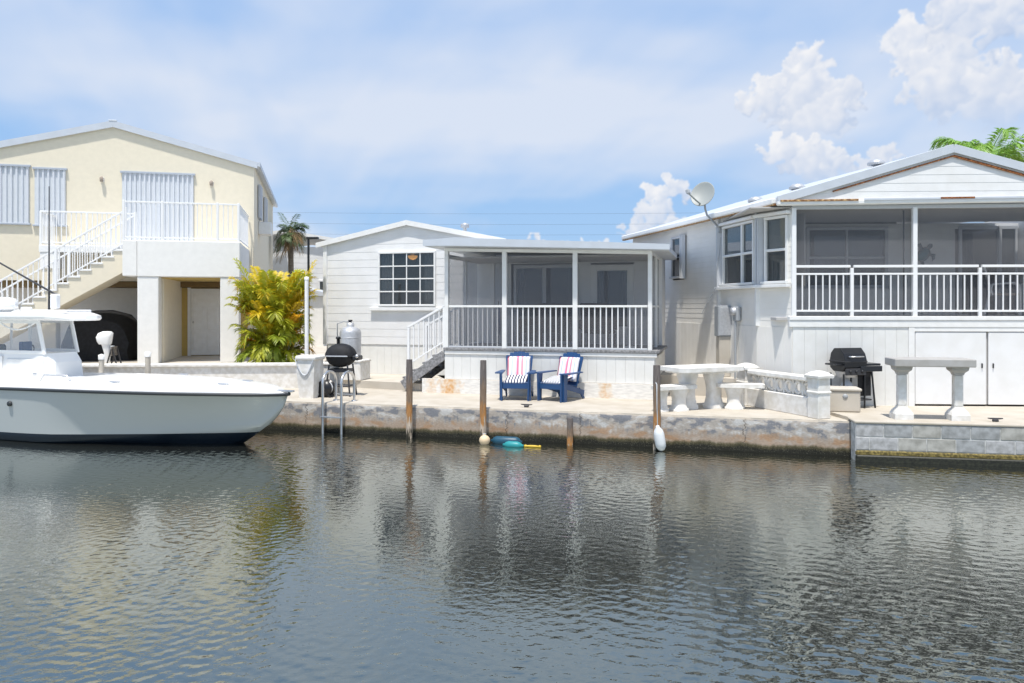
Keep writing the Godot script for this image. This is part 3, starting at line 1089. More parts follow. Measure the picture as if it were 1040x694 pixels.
		span(sd, "pane", "glass", V(q[0] + 0.06, 1.05, zb + q[2] + 0.015), V(q[1] - 0.06, 2.81, zb + q[2] + 0.02), 0.0)
	var gd = empty_part(H, "glazed_door")
	span(gd, "frame", "trim", V(2.80, 1.0, zb), V(2.95, 2.86, zb + 0.05))
	span(gd, "frame", "trim", V(3.65, 1.0, zb), V(3.80, 2.86, zb + 0.05))
	span(gd, "frame", "trim", V(2.951, 2.72, zb), V(3.649, 2.86, zb + 0.048))
	span(gd, "kick_panel", "trim", V(2.951, 1.0, zb), V(3.649, 1.42, zb + 0.048))
	span(gd, "pane", "glass", V(2.94, 1.41, zb + 0.02), V(3.66, 2.73, zb + 0.025), 0.0)
	box(gd, "handle", "steel", V(2.88, 1.95, zb + 0.075), V(0.02, 0.12, 0.05))
	var r2 = empty_part(H, "back_room")
	span(r2, "room_wall", "interior", V(0.36, 0.1, zb - 1.25), V(4.4, 3.0, zb - 1.2), 0.0)
	span(r2, "room_wall", "interior", V(4.34, 0.95, zb - 1.2), V(4.38, 2.96, zb - 0.05), 0.0)
	span(r2, "ceiling", "interior", V(0.36, 2.97, zb - 1.2), V(4.33, 3.0, zb - 0.05), 0.0)
	for x in [0.98, 2.22, 3.02, 3.5]:
		for k in 3:
			tube(r2, "curtain_fold", "curtain", [V(x + k * 0.06, 1.05, zb - 0.22), V(x + k * 0.06, 2.8, zb - 0.22)], 0.04, 8)
	slab(H, "rear_roof", "roof_metal", [Vector2(0.4, zb - 0.21), Vector2(4.7, zb - 0.21), Vector2(4.7, zb - 1.3), Vector2(0.4, zb - 1.3)], 3.02, 3.14)
	siding(H, "right_wall", "siding", Vector2(4.42, zb), Vector2(4.42, zb - 1.25), 0.1, 3.05, 0.196)
	# ---- steps down to the left
	var T = empty_part(H, "porch_steps")
	for i in 4:
		var y = 0.99 - (i + 1) * 0.165
		var x = -0.08 - i * 0.235
		span(T, "tread", "wood_deck", V(x - 0.27, y - 0.045, -1.05), V(x, y, -0.05), 0.008)
		span(T, "riser", "trim_grey", V(x - 0.02, y + 0.001, -1.0), V(x - 0.004, y + 0.118, -0.1), 0.003)
	for z in [-0.04, -1.08]:
		bar(T, "stringer", "wood_deck", V(-0.06, 0.83, z), V(-1.04, 0.14, z), 0.04, 0.2)
		bar(T, "handrail", "rail_white", V(-0.04, 1.90, z), V(-0.92, 1.42, z), 0.05, 0.045)
		span(T, "newel_post", "rail_white", V(-0.93, 0.40, z - 0.025), V(-0.87, 1.43, z + 0.025))
		span(T, "newel_post", "rail_white", V(-0.09, 0.95, z - 0.025), V(-0.04, 1.90, z + 0.025))
		bar(T, "lower_rail", "rail_white", V(-0.09, 1.10, z), V(-0.88, 0.62, z), 0.03, 0.03)
		for k in range(1, 7):
			var t = k / 7.0
			var x = lerpf(-0.06, -0.90, t)
			var y0 = lerpf(1.10, 0.62, t)
			var y1 = lerpf(1.89, 1.43, t)
			span(T, "baluster", "rail_white", V(x - 0.012, y0, z - 0.012), V(x + 0.012, y1, z + 0.012), 0.003)
	# porch furniture, things of their own
	var fx = func(x, y, z): return V(-1.43, 0, -16.7) + Basis(Vector3.UP, deg_to_rad(-15.6)) * V(x, y, z)
	wicker_chair("dark wicker armchair behind the right porch bay's balusters", fx.call(3.15, 0.992, -1.1), 10.0)
	wicker_chair("dark wicker armchair behind the middle porch bay's balusters", fx.call(1.75, 0.992, -1.25), -40.0)
	var st = thing("side_table", "small round white table on the porch beside the wicker chair", "table", fx.call(3.85, 0.992, -0.95))
	lathe(st, "table_top", "trim", V(0, 0.42, 0), [Vector2(0, 0), Vector2(0.2, 0), Vector2(0.21, 0.015), Vector2(0.2, 0.03), Vector2(0, 0.03)], 18)
	lathe(st, "stem", "trim", Vector3.ZERO, [Vector2(0.14, 0), Vector2(0.14, 0.02), Vector2(0.03, 0.05), Vector2(0.025, 0.42)], 14)
	var um = thing("folded_umbrella", "dark blue furled umbrella leaning inside the left porch bay", "umbrella", fx.call(0.62, 0.992, -1.9))
	lathe(um, "canopy", "navy", Vector3.ZERO, [Vector2(0, 0.16), Vector2(0.03, 0.18), Vector2(0.055, 0.35), Vector2(0.05, 0.75), Vector2(0.02, 0.9), Vector2(0, 0.9)], 10)
	tube(um, "shaft", "dark_metal", [V(0, 0, 0), V(0, 1.02, 0)], 0.012, 8)

func window_in(parent, x0, x1, y0, y1, cols, rows, z):
	var fw = 0.05
	var mun = 0.03
	span(parent, "frame", "trim", V(x0 - fw, y1, z - 0.06), V(x1 + fw, y1 + fw, z + 0.03))
	span(parent, "frame", "trim", V(x0 - fw, y0 - fw, z - 0.06), V(x1 + fw, y0, z + 0.05))
	span(parent, "frame", "trim", V(x0 - fw, y0 + 0.001, z - 0.06), V(x0, y1 - 0.001, z + 0.028))
	span(parent, "frame", "trim", V(x1, y0 + 0.001, z - 0.06), V(x1 + fw, y1 - 0.001, z + 0.028))
	for i in range(1, cols):
		var x = lerpf(x0, x1, float(i) / cols)
		span(parent, "muntin", "trim", V(x - mun / 2, y0 + 0.001, z - 0.02), V(x + mun / 2, y1 - 0.001, z + 0.012), 0.004)
	for i in range(1, rows):
		var y = lerpf(y0, y1, float(i) / rows)
		span(parent, "muntin", "trim", V(x0 + 0.001, y - mun / 2, z - 0.018), V(x1 - 0.001, y + mun / 2, z + 0.015), 0.004)
	for i in cols:
		for j in rows:
			span(parent, "pane", "glass", V(lerpf(x0, x1, float(i) / cols), lerpf(y0, y1, float(j) / rows), z - 0.002), V(lerpf(x0, x1, float(i + 1) / cols), lerpf(y0, y1, float(j + 1) / rows), z + 0.002), 0.0)

func wicker_chair(label, at, turn):
	var t = thing("wicker_chair", label, "chair", at, turn, "wicker chairs on the screened porch")
	span(t, "seat", "wicker", V(-0.3, 0.30, -0.3), V(0.3, 0.38, 0.32), 0.02)
	span(t, "cushion", "fabric_dark", V(-0.25, 0.381, -0.24), V(0.25, 0.46, 0.30), 0.03)
	box(t, "backrest", "wicker", V(0, 0.66, -0.32), V(0.62, 0.62, 0.06), 0.02, V(-10, 0, 0))
	for s in [-1, 1]:
		span(t, "armrest", "wicker", V(s * 0.30, 0.381, -0.28), V(s * 0.37, 0.60, 0.30), 0.02)
		for z in [-0.26, 0.26]:
			span(t, "leg", "wicker", V(s * 0.30 - 0.02, 0, z - 0.02), V(s * 0.30 + 0.02, 0.30, z + 0.02))

# ------------------------------------------------------------------ right-hand home
func build_right_house():
	var O = V(5.47, 0, -17.0)
	var H = thing("raised_home", "white raised home with open railed porch, metal gable roof and grey-trimmed bay windows", "house", O, -3.0)
	var zf = 2.81
	# roof: eave runs back from the porch corner
	var back = V(-2.10, 0, -7.6)
	var e0 = V(-0.42, 3.80, zf + 0.13)
	var r0 = V(2.70, 4.72, zf + 0.13)
	var f0 = V(5.85, 3.80, zf + 0.13)
	var roof = empty_part(H, "roof")
	for s in [[e0, r0, -1.0], [r0, f0, 1.0]]:
		var st = begin()
		var up = V(0, 0.09, 0)
		var q = [s[0], s[1], s[1] + back, s[0] + back]
		var p = [s[0] + up, s[1] + up, s[1] + back + up, s[0] + back + up]
		face(st, p, Vector3.UP)
		face(st, q, Vector3.DOWN)
		for i in 4:
			var j = (i + 1) % 4
			face(st, [q[i], q[j], p[j], p[i]], (q[i] + q[j]) * 0.5 - (q[0] + q[2]) * 0.5)
		add(roof, "roof_slope", done(st), "roof_metal")
	bar(roof, "rake_board", "fascia_blue", e0 + V(-0.02, 0.03, 0.012), r0 + V(0, 0.03, 0.012), 0.02, 0.15)
	bar(roof, "rake_board", "fascia_blue", r0 + V(0, 0.03, 0.012), f0 + V(0.02, 0.03, 0.012), 0.02, 0.15)
	bar(roof, "rust_strip", "rust", V(0.55, 3.985, zf + 0.122), V(2.70, 4.615, zf + 0.122), 0.02, 0.028)
	bar(roof, "rust_strip", "rust", V(2.70, 4.615, zf + 0.122), V(5.2, 3.885, zf + 0.122), 0.02, 0.045)
	# eave gutter, rusty underneath
	bar(roof, "gutter", "trim", e0 + V(-0.05, 0.03, -0.1), e0 + back + V(-0.05, 0.03, 0), 0.1, 0.11, 0.02)
	bar(roof, "gutter_rust", "rust_edge", e0 + V(-0.035, -0.035, -0.1), e0 + back + V(-0.035, -0.035, 0), 0.07, 0.03)
	for v in [[-0.15, 3.98, 0.6], [0.55, 4.16, 1.2], [2.0, 4.58, 1.6]]:
		lathe(roof, "roof_vent", "galvanised", V(v[0], v[1], v[2] - 0.3), [Vector2(0, 0.30), Vector2(0.10, 0.28), Vector2(0.17, 0.22), Vector2(0.17, 0.18), Vector2(0.06, 0.17), Vector2(0.06, -0.1)], 14)
	# gable face over the porch
	siding(H, "gable_wall", "siding", Vector2(-0.30, zf + 0.095), Vector2(5.72, zf + 0.095), 3.83, 4.70, 0.15, [], [3.0, 4.68, 0.292])
	var gut = empty_part(H, "porch_gutter")
	bar(gut, "trough", "trim", V(-0.45, 3.775, zf + 0.10), V(5.8, 3.82, zf + 0.10), 0.11, 0.085, 0.02)
	bar(gut, "lip", "fascia_blue", V(1.1, 3.83, zf + 0.162), V(5.8, 3.865, zf + 0.162), 0.02, 0.04)
	bar(gut, "rust_patch", "rust_edge", V(-0.4, 3.815, zf + 0.162), V(1.0, 3.825, zf + 0.162), 0.02, 0.035)
	bar(gut, "rust_patch", "rust", V(2.45, 3.845, zf + 0.176), V(3.05, 3.85, zf + 0.176), 0.012, 0.034)
	# side walls
	var A = Vector2(-0.133, zf)
	var Bq = Vector2(-0.564, 2.03)
	var C = Vector2(-0.933, 0.349)
	var D = Vector2(-2.293, -4.59)
	var eave_top = 3.80
	siding(H, "side_wall", "siding_warm", D, C, 1.50, eave_top, 0.115, [[2.70, 3.35, 2.58, 3.58]])
	panels(H, "side_skirting", "skirting_panel", "siding_warm", D, C, 0.38, 1.50, 0.20)
	var bays = [[C, Bq, 2], [Bq, A, 1]]
	for b in bays:
		var L = b[0].distance_to(b[1])
		siding(H, "bay_wall", "siding_warm", b[0], b[1], 1.50, eave_top, 0.115, [[0.22, L - 0.10, 2.32, 3.58]])
		panels(H, "bay_skirting", "skirting_panel", "siding_warm", b[0], b[1], 0.0, 1.50, 0.20)
		var ux = V((b[1].x - b[0].x) / L, 0, (b[1].y - b[0].y) / L)
		var fr = empty_part(H, "bay_window")
		fr.transform = Transform3D(Basis(ux, Vector3.UP, ux.cross(Vector3.UP)), V(b[0].x, 0, b[0].y))
		bay_glass(fr, 0.26, L - 0.14, 2.36, 3.54, b[2])
		# folded accordion shutter at the far edge
		for k in 3:
			box(fr, "shutter_fold", "trim_grey", V(0.06 + k * 0.045, 2.95, 0.06 + 0.02 * (k % 2)), V(0.03, 1.36, 0.10), 0.008, V(0, 25 if k % 2 else -25, 0))
		span(fr, "shutter_track", "trim", V(0.0, 3.60, 0.02), V(L - 0.02, 3.66, 0.13))
		span(fr, "shutter_track", "trim", V(0.0, 2.24, 0.02), V(L - 0.02, 2.30, 0.13))
	span(H, "corner_board", "trim", V(Bq.x - 0.05, 1.5, Bq.y - 0.05), V(Bq.x + 0.05, 3.8, Bq.y + 0.05))
	span(H, "corner_board", "trim", V(C.x - 0.05, 1.5, C.y - 0.05), V(C.x + 0.05, 3.8, C.y + 0.05))
	# small side window with shutter
	var ux = V(C.x - D.x, 0, C.y - D.y).normalized()
	var sw = empty_part(H, "side_window")
	sw.transform = Transform3D(Basis(ux, Vector3.UP, ux.cross(Vector3.UP)), V(D.x, 0, D.y))
	window(sw, "sash", 2.76, 3.28, 2.62, 3.54, 1, 2, 0.02, 0.05, 0.03, "trim_grey", 0.5)
	for k in 3:
		box(sw, "shutter_fold", "trim_grey", V(3.36 + k * 0.05, 3.08, 0.08), V(0.03, 1.06, 0.10), 0.008, V(0, 25 if k % 2 else -25, 0))
	# body behind: walls, floor, ceiling
	span(H, "floor", "interior", V(-0.4, 1.62, -4.5), V(5.6, 1.68, zf - 0.1))
	span(H, "right_wall", "siding", V(5.55, 0.05, -4.5), V(5.62, 3.85, zf - 0.05))
	span(H, "rear_wall", "siding", V(-2.2, 0.3, -4.62), V(5.6, 3.8, -4.55))
	span(H, "ceiling", "interior", V(-0.9, 3.70, 0.3), V(5.5, 3.73, zf - 0.02))
	# porch back wall
	siding(H, "porch_wall", "siding", Vector2(-0.8, 0.0), Vector2(5.55, 0.0), 1.70, 3.70, 0.125, [[1.82, 3.55, 2.30, 3.60], [5.02, 7.3, 1.6, 3.62]])
	window(H, "porch_window", 1.08, 2.70, 2.35, 3.56, 2, 2, 0.02, 0.07, 0.05, "trim_grey", 0.8, null)
	var blinds = empty_part(H, "window_blind", V(0, 0, -0.12))
	for q in [[1.10, 1.88], [1.93, 2.68]]:
		span(blinds, "blind_panel", "blind", V(q[0], 2.95, 0.05), V(q[1], 3.55, 0.06), 0.0)
		span(blinds, "curtain", "curtain", V(q[0], 2.36, 0.0), V(q[1], 2.95, 0.01), 0.0)
	var sd = empty_part(H, "sliding_door")
	for q in [[4.28, 5.14, 0.0], [5.10, 5.5, 0.035]]:
		span(sd, "frame", "trim_grey", V(q[0], 1.72, q[2]), V(q[0] + 0.07, 3.56, q[2] + 0.05))
		span(sd, "frame", "trim_grey", V(q[1] - 0.05, 1.72, q[2]), V(q[1], 3.56, q[2] + 0.05))
		span(sd, "frame", "trim_grey", V(q[0], 3.561, q[2]), V(q[1], 3.64, q[2] + 0.052))
		span(sd, "pane", "glass", V(q[0] + 0.06, 1.72, q[2] + 0.02), V(q[1] - 0.04, 3.57, q[2] + 0.025), 0.0)
	var rm = empty_part(H, "living_room")
	span(rm, "room_wall", "interior", V(3.9, 1.7, -2.1), V(5.5, 3.7, -2.0), 0.0)
	span(rm, "room_wall", "interior", V(3.86, 1.7, -2.1), V(3.9, 3.7, -0.05), 0.0)
	span(rm, "ceiling", "interior", V(3.86, 3.66, -2.1), V(5.5, 3.7, -0.05), 0.0)
	for k in 5:
		tube(rm, "curtain_fold", "curtain", [V(4.42 + k * 0.06, 1.75, -0.2), V(4.42 + k * 0.06, 3.5, -0.2)], 0.04, 8)
	# porch posts, rails, screens
	var P = empty_part(H, "open_porch")
	span(P, "porch_floor", "trim", V(-0.2, 1.63, 0.04), V(5.6, 1.70, zf + 0.05))
	span(P, "rim_board", "trim", V(-0.2, 1.50, zf - 0.06), V(5.6, 1.628, zf + 0.035))
	bar(P, "head_beam", "trim_grey", V(-0.15, 3.71, zf - 0.02), V(5.6, 3.73, zf - 0.02), 0.08, 0.07)
	for x in [-0.11, 2.07, 4.3, 5.55]:
		span(P, "post", "rail_white", V(x - 0.04, 1.701, zf - 0.05), V(x + 0.04, 3.70, zf + 0.03))
	var halves = [-0.11, 0.94, 2.07, 3.23, 4.3, 5.55]
	for i in 5:
		var a = V(halves[i] + 0.03, 1.70, zf)
		var e = V(halves[i + 1] - 0.03, 1.70, zf)
		if i % 2 == 0 and i < 4:
			span(P, "half_post", "rail_white", V(halves[i + 1] - 0.03, 1.701, zf - 0.03), V(halves[i + 1] + 0.03, 2.59, zf + 0.025))
		railing(P, a, e, 0.92, 0.127, "rail_white", 0.024, 0.06, 0.14, 0.10, 0.045)
		if i % 2 == 0:
			span(P, "screen", "screen", V(halves[i] + 0.04, 1.71, zf - 0.07), V((halves[i + 2] if i < 4 else 5.55) - 0.04, 3.68, zf - 0.068), 0.0)
	span(P, "downpipe", "dark_metal", V(1.90, 1.72, zf - 0.10), V(1.925, 3.66, zf - 0.085))
	# skirting and storage doors under the porch
	panels(H, "porch_skirting", "skirting_panel", "skirting", Vector2(-0.13, zf), Vector2(1.95, zf), 0.05, 1.50, 0.20)
	span(H, "door_post", "trim", V(1.95, 0.05, zf - 0.03), V(2.06, 1.50, zf + 0.03))
	span(H, "door_head", "trim", V(2.06, 1.42, zf - 0.03), V(5.6, 1.50, zf + 0.025))
	for q in [[2.075, 3.335], [3.375, 4.63]]:
		var dr = span(H, "storage_door", "siding", V(q[0], 0.09, zf - 0.02), V(q[1], 1.41, zf + 0.015), 0.008)
		box(dr, "handle", "dark_metal", V(0.55 if q[0] < 3 else -0.55, 0.05, 0.03), V(0.02, 0.09, 0.03))
	span(H, "door_gap", "interior", V(3.336, 0.09, zf - 0.05), V(3.374, 1.41, zf - 0.022), 0.0)
	panels(H, "porch_skirting", "skirting_panel", "skirting", Vector2(4.68, zf), Vector2(5.6, zf), 0.05, 1.42, 0.30)
	# things on the porch
	var w = func(x, y, z): return O + Basis(Vector3.UP, deg_to_rad(-3.0)) * V(x, y, z)
	turtle(w.call(3.52, 3.02, 0.045), -3.0)
	patio_chair("pale patio armchair behind the porch railing, left of the round table", w.call(4.35, 1.702, 1.6), 60.0)
	patio_chair("pale patio armchair behind the porch railing at the picture's right edge", w.call(5.2, 1.702, 1.3), -40.0)
	var tb = thing("patio_table", "dark round patio table on the raised porch", "table", w.call(4.95, 1.702, 2.05))
	lathe(tb, "table_top", "dark_metal", V(0, 0.66, 0), [Vector2(0, 0), Vector2(0.37, 0), Vector2(0.38, 0.012), Vector2(0.37, 0.024), Vector2(0, 0.024)], 24)
	for k in 3:
		var a = TAU * k / 3.0
		tube(tb, "leg", "dark_metal", [V(cos(a) * 0.28, 0, sin(a) * 0.28), V(cos(a) * 0.06, 0.35, sin(a) * 0.06), V(cos(a) * 0.22, 0.66, sin(a) * 0.22)], 0.014, 8)
	dish(H)

func bay_glass(fr, x0, x1, y0, y1, cols):
	var fw = 0.05
	span(fr, "frame", "trim", V(x0 - fw, y1, -0.05), V(x1 + fw, y1 + fw, 0.06))
	span(fr, "sill", "trim", V(x0 - fw - 0.04, y0 - fw, -0.05), V(x1 + fw + 0.03, y0, 0.11))
	span(fr, "frame", "trim", V(x0 - fw, y0 + 0.001, -0.05), V(x0, y1 - 0.001, 0.05))
	span(fr, "frame", "trim", V(x1, y0 + 0.001, -0.05), V(x1 + fw, y1 - 0.001, 0.05))
	for i in range(1, cols):
		var x = lerpf(x0, x1, 0.64)
		span(fr, "mullion", "trim", V(x - 0.035, y0 + 0.001, -0.04), V(x + 0.035, y1 - 0.001, 0.042))
	span(fr, "meeting_rail", "trim", V(x0 + 0.001, (y0 + y1) / 2 - 0.025, -0.03), V(x1 - 0.001, (y0 + y1) / 2 + 0.025, 0.045))
	for j in 2:
		span(fr, "pane", "glass", V(x0, lerpf(y0, y1, j / 2.0), -0.002), V(x1, lerpf(y0, y1, (j + 1) / 2.0), 0.002), 0.0)
	span(fr, "blind", "blind", V(x0, lerpf(y0, y1, 0.52), -0.045), V(x1, y1, -0.04), 0.0)
	span(fr, "curtain", "curtain", V(x0, y0, -0.075), V(x1, lerpf(y0, y1, 0.52), -0.07), 0.0)
	span(fr, "room_back", "interior", V(x0 - 0.15, y0 - 0.1, -0.42), V(x1 + 0.05, y1 + 0.1, -0.40), 0.0)

func turtle(at, turn):
	var t = thing("wall_turtle", "teal and dark metal sea turtle ornament on the porch siding", "wall ornament", at, turn)
	var st = begin(true)
	var rings = []
	for i in 5:
		var a = i / 4.0 * PI / 2
		var q = []
		for k in 16:
			var b = TAU * k / 16
			q.append(V(cos(b) * 0.10 * cos(a) + 0.0001, sin(b) * 0.15 * cos(a), 0.02 + sin(a) * 0.05))
		rings.append(q)
	for i in 4:
		skin(st, rings[i], rings[i + 1], V(0, 0, -0.05))
	var sh = add(t, "shell", done(st), "turtle_shell")
	sh.rotation_degrees.z = -38
	plate(t, "rim", "turtle", ellipse(0.125, 0.175, 20), 0.0, 0.02).rotation_degrees.z = -38
	var B = Basis(Vector3.BACK, deg_to_rad(-38))
	plate(t, "head", "turtle", ellipse(0.045, 0.065, 12), 0.0, 0.03, Transform3D(B, B * V(0, 0.22, 0)))
	for s in [-1, 1]:
		plate(t, "flipper", "turtle", [Vector2(s * 0.09, 0.10), Vector2(s * 0.20, 0.16), Vector2(s * 0.25, 0.08), Vector2(s * 0.24, 0.0), Vector2(s * 0.18, 0.08), Vector2(s * 0.11, 0.04)], 0.002, 0.018, Transform3D(B, Vector3.ZERO))
		plate(t, "flipper", "turtle", [Vector2(s * 0.07, -0.10), Vector2(s * 0.15, -0.16), Vector2(s * 0.13, -0.21), Vector2(s * 0.04, -0.15)], 0.002, 0.018, Transform3D(B, Vector3.ZERO))

func ellipse(rx, ry, k) -> Array:
	var q = []
	for i in k:
		q.append(Vector2(cos(TAU * i / k) * rx, sin(TAU * i / k) * ry))
	return q

func patio_chair(label, at, turn):
	var t = thing("patio_chair", label, "chair", at, turn, "pale chairs on the raised porch")
	span(t, "seat", "tan_fabric", V(-0.24, 0.40, -0.22), V(0.24, 0.44, 0.26), 0.02)
	box(t, "backrest", "tan_fabric", V(0, 0.68, -0.27), V(0.46, 0.52, 0.03), 0.012, V(-12, 0, 0))
	for s in [-1, 1]:
		tube(t, "frame", "rail_white", [V(s * 0.27, 0, 0.26), V(s * 0.27, 0.60, 0.24), V(s * 0.27, 0.64, 0.15), V(s * 0.27, 0.62, -0.2), V(s * 0.26, 0.3, -0.28), V(s * 0.26, 0, -0.34)], 0.016, 8)
		tube(t, "back_post", "rail_white", [V(s * 0.25, 0.40, -0.20), V(s * 0.25, 0.96, -0.34)], 0.015, 8)

func dish(H):
	var t = thing("satellite_dish", "grey satellite dish on a bent arm at the right-hand home's eave", "satellite dish", V(4.36, 3.42, -16.55))
	# foot under the eave, bent mast, reflector turned to the left and up
	box(t, "foot", "grey_plastic", V(0.12, 0.12, 0.02), V(0.08, 0.16, 0.06), 0.01)
	tube(t, "mast", "grey_plastic", [V(0.12, 0.12, 0.05), V(-0.06, 0.30, 0.08), V(-0.18, 0.42, 0.10), V(-0.22, 0.55, 0.10), V(-0.24, 0.78, 0.08)], 0.022, 10)
	var prof = []
	for i in 9:
		var r = i / 8.0
		prof.append(Vector2(r * 0.26, 0.06 * r * r))
	prof.append(Vector2(0.272, 0.062))
	prof.append(Vector2(0.272, 0.046))
	for i in 9:
		var r = (8 - i) / 8.0
		prof.append(Vector2(r * 0.26, 0.06 * r * r - 0.016))
	var ax = V(-0.50, 0.42, 0.76).normalized()
	var xx = Vector3.UP.cross(ax).normalized()
	add(t, "reflector", m_lathe(prof, 28), "dish", Transform3D(Basis(xx * 0.95, ax, xx.cross(ax) * 1.1), V(-0.27, 0.84, 0.14)))
	box(t, "bracket", "dark_metal", V(-0.25, 0.76, 0.10), V(0.10, 0.16, 0.08), 0.015)
	tube(t, "feed_arm", "dish", [V(-0.30, 0.62, 0.16), V(-0.50, 0.70, 0.42), V(-0.66, 0.82, 0.50)], 0.018, 8)
	box(t, "feed_horn", "grey_plastic", V(-0.68, 0.86, 0.50), V(0.07, 0.10, 0.10), 0.015, V(0, -40, 20))
	tube(t, "cable", "grey_plastic", [V(0.12, -0.05, 0.06), V(0.10, -0.4, 0.05), V(0.04, -0.75, 0.02), V(0.05, -1.1, 0.0), V(-0.12, -1.5, -0.2), V(-0.2, -1.7, -0.3)], 0.006, 6)

# ------------------------------------------------------------------ left-hand two-storey house
func corrugated(parent, called, x0, x1, y0, y1, z):
	var sh = empty_part(parent, called, V(0, 0, z))
	span(sh, "track", "shutter_edge", V(x0 - 0.04, y1, 0.0), V(x1 + 0.04, y1 + 0.06, 0.09))
	span(sh, "track", "shutter_edge", V(x0 - 0.04, y0 - 0.05, 0.0), V(x1 + 0.04, y0, 0.08))
	var n = maxi(1, int(round((x1 - x0) / 0.37)))
	var w = (x1 - x0) / n
	for i in n:
		var q = []
		var p = w / 3.0
		for k in 3:
			q.append(Vector2(k * p, 0.0))
			q.append(Vector2(k * p + p * 0.38, 0.0))
			q.append(Vector2(k * p + p * 0.52, 0.045))
			q.append(Vector2(k * p + p * 0.86, 0.045))
		q.append(Vector2(w - 0.002, 0.0))
		var r = []
		for v in q:
			r.append(Vector2(v.x, -v.y))
		for k in range(q.size() - 1, -1, -1):
			r.append(Vector2(q[k].x, -q[k].y + 0.012))
		var key = "corr%.3f" % w
		if not cache.has(key):
			cache[key] = m_plate(PackedVector2Array(r), 0.0, 1.0)
		# outline lies in x, -z; depth becomes height
		add(sh, "shutter_panel", cache[key], "shutter", Transform3D(Basis(V(1, 0, 0), V(0, 0, -1), V(0, y1 - y0, 0)), V(x0 + i * w, y0, 0.02 + 0.004 * (i % 2))))

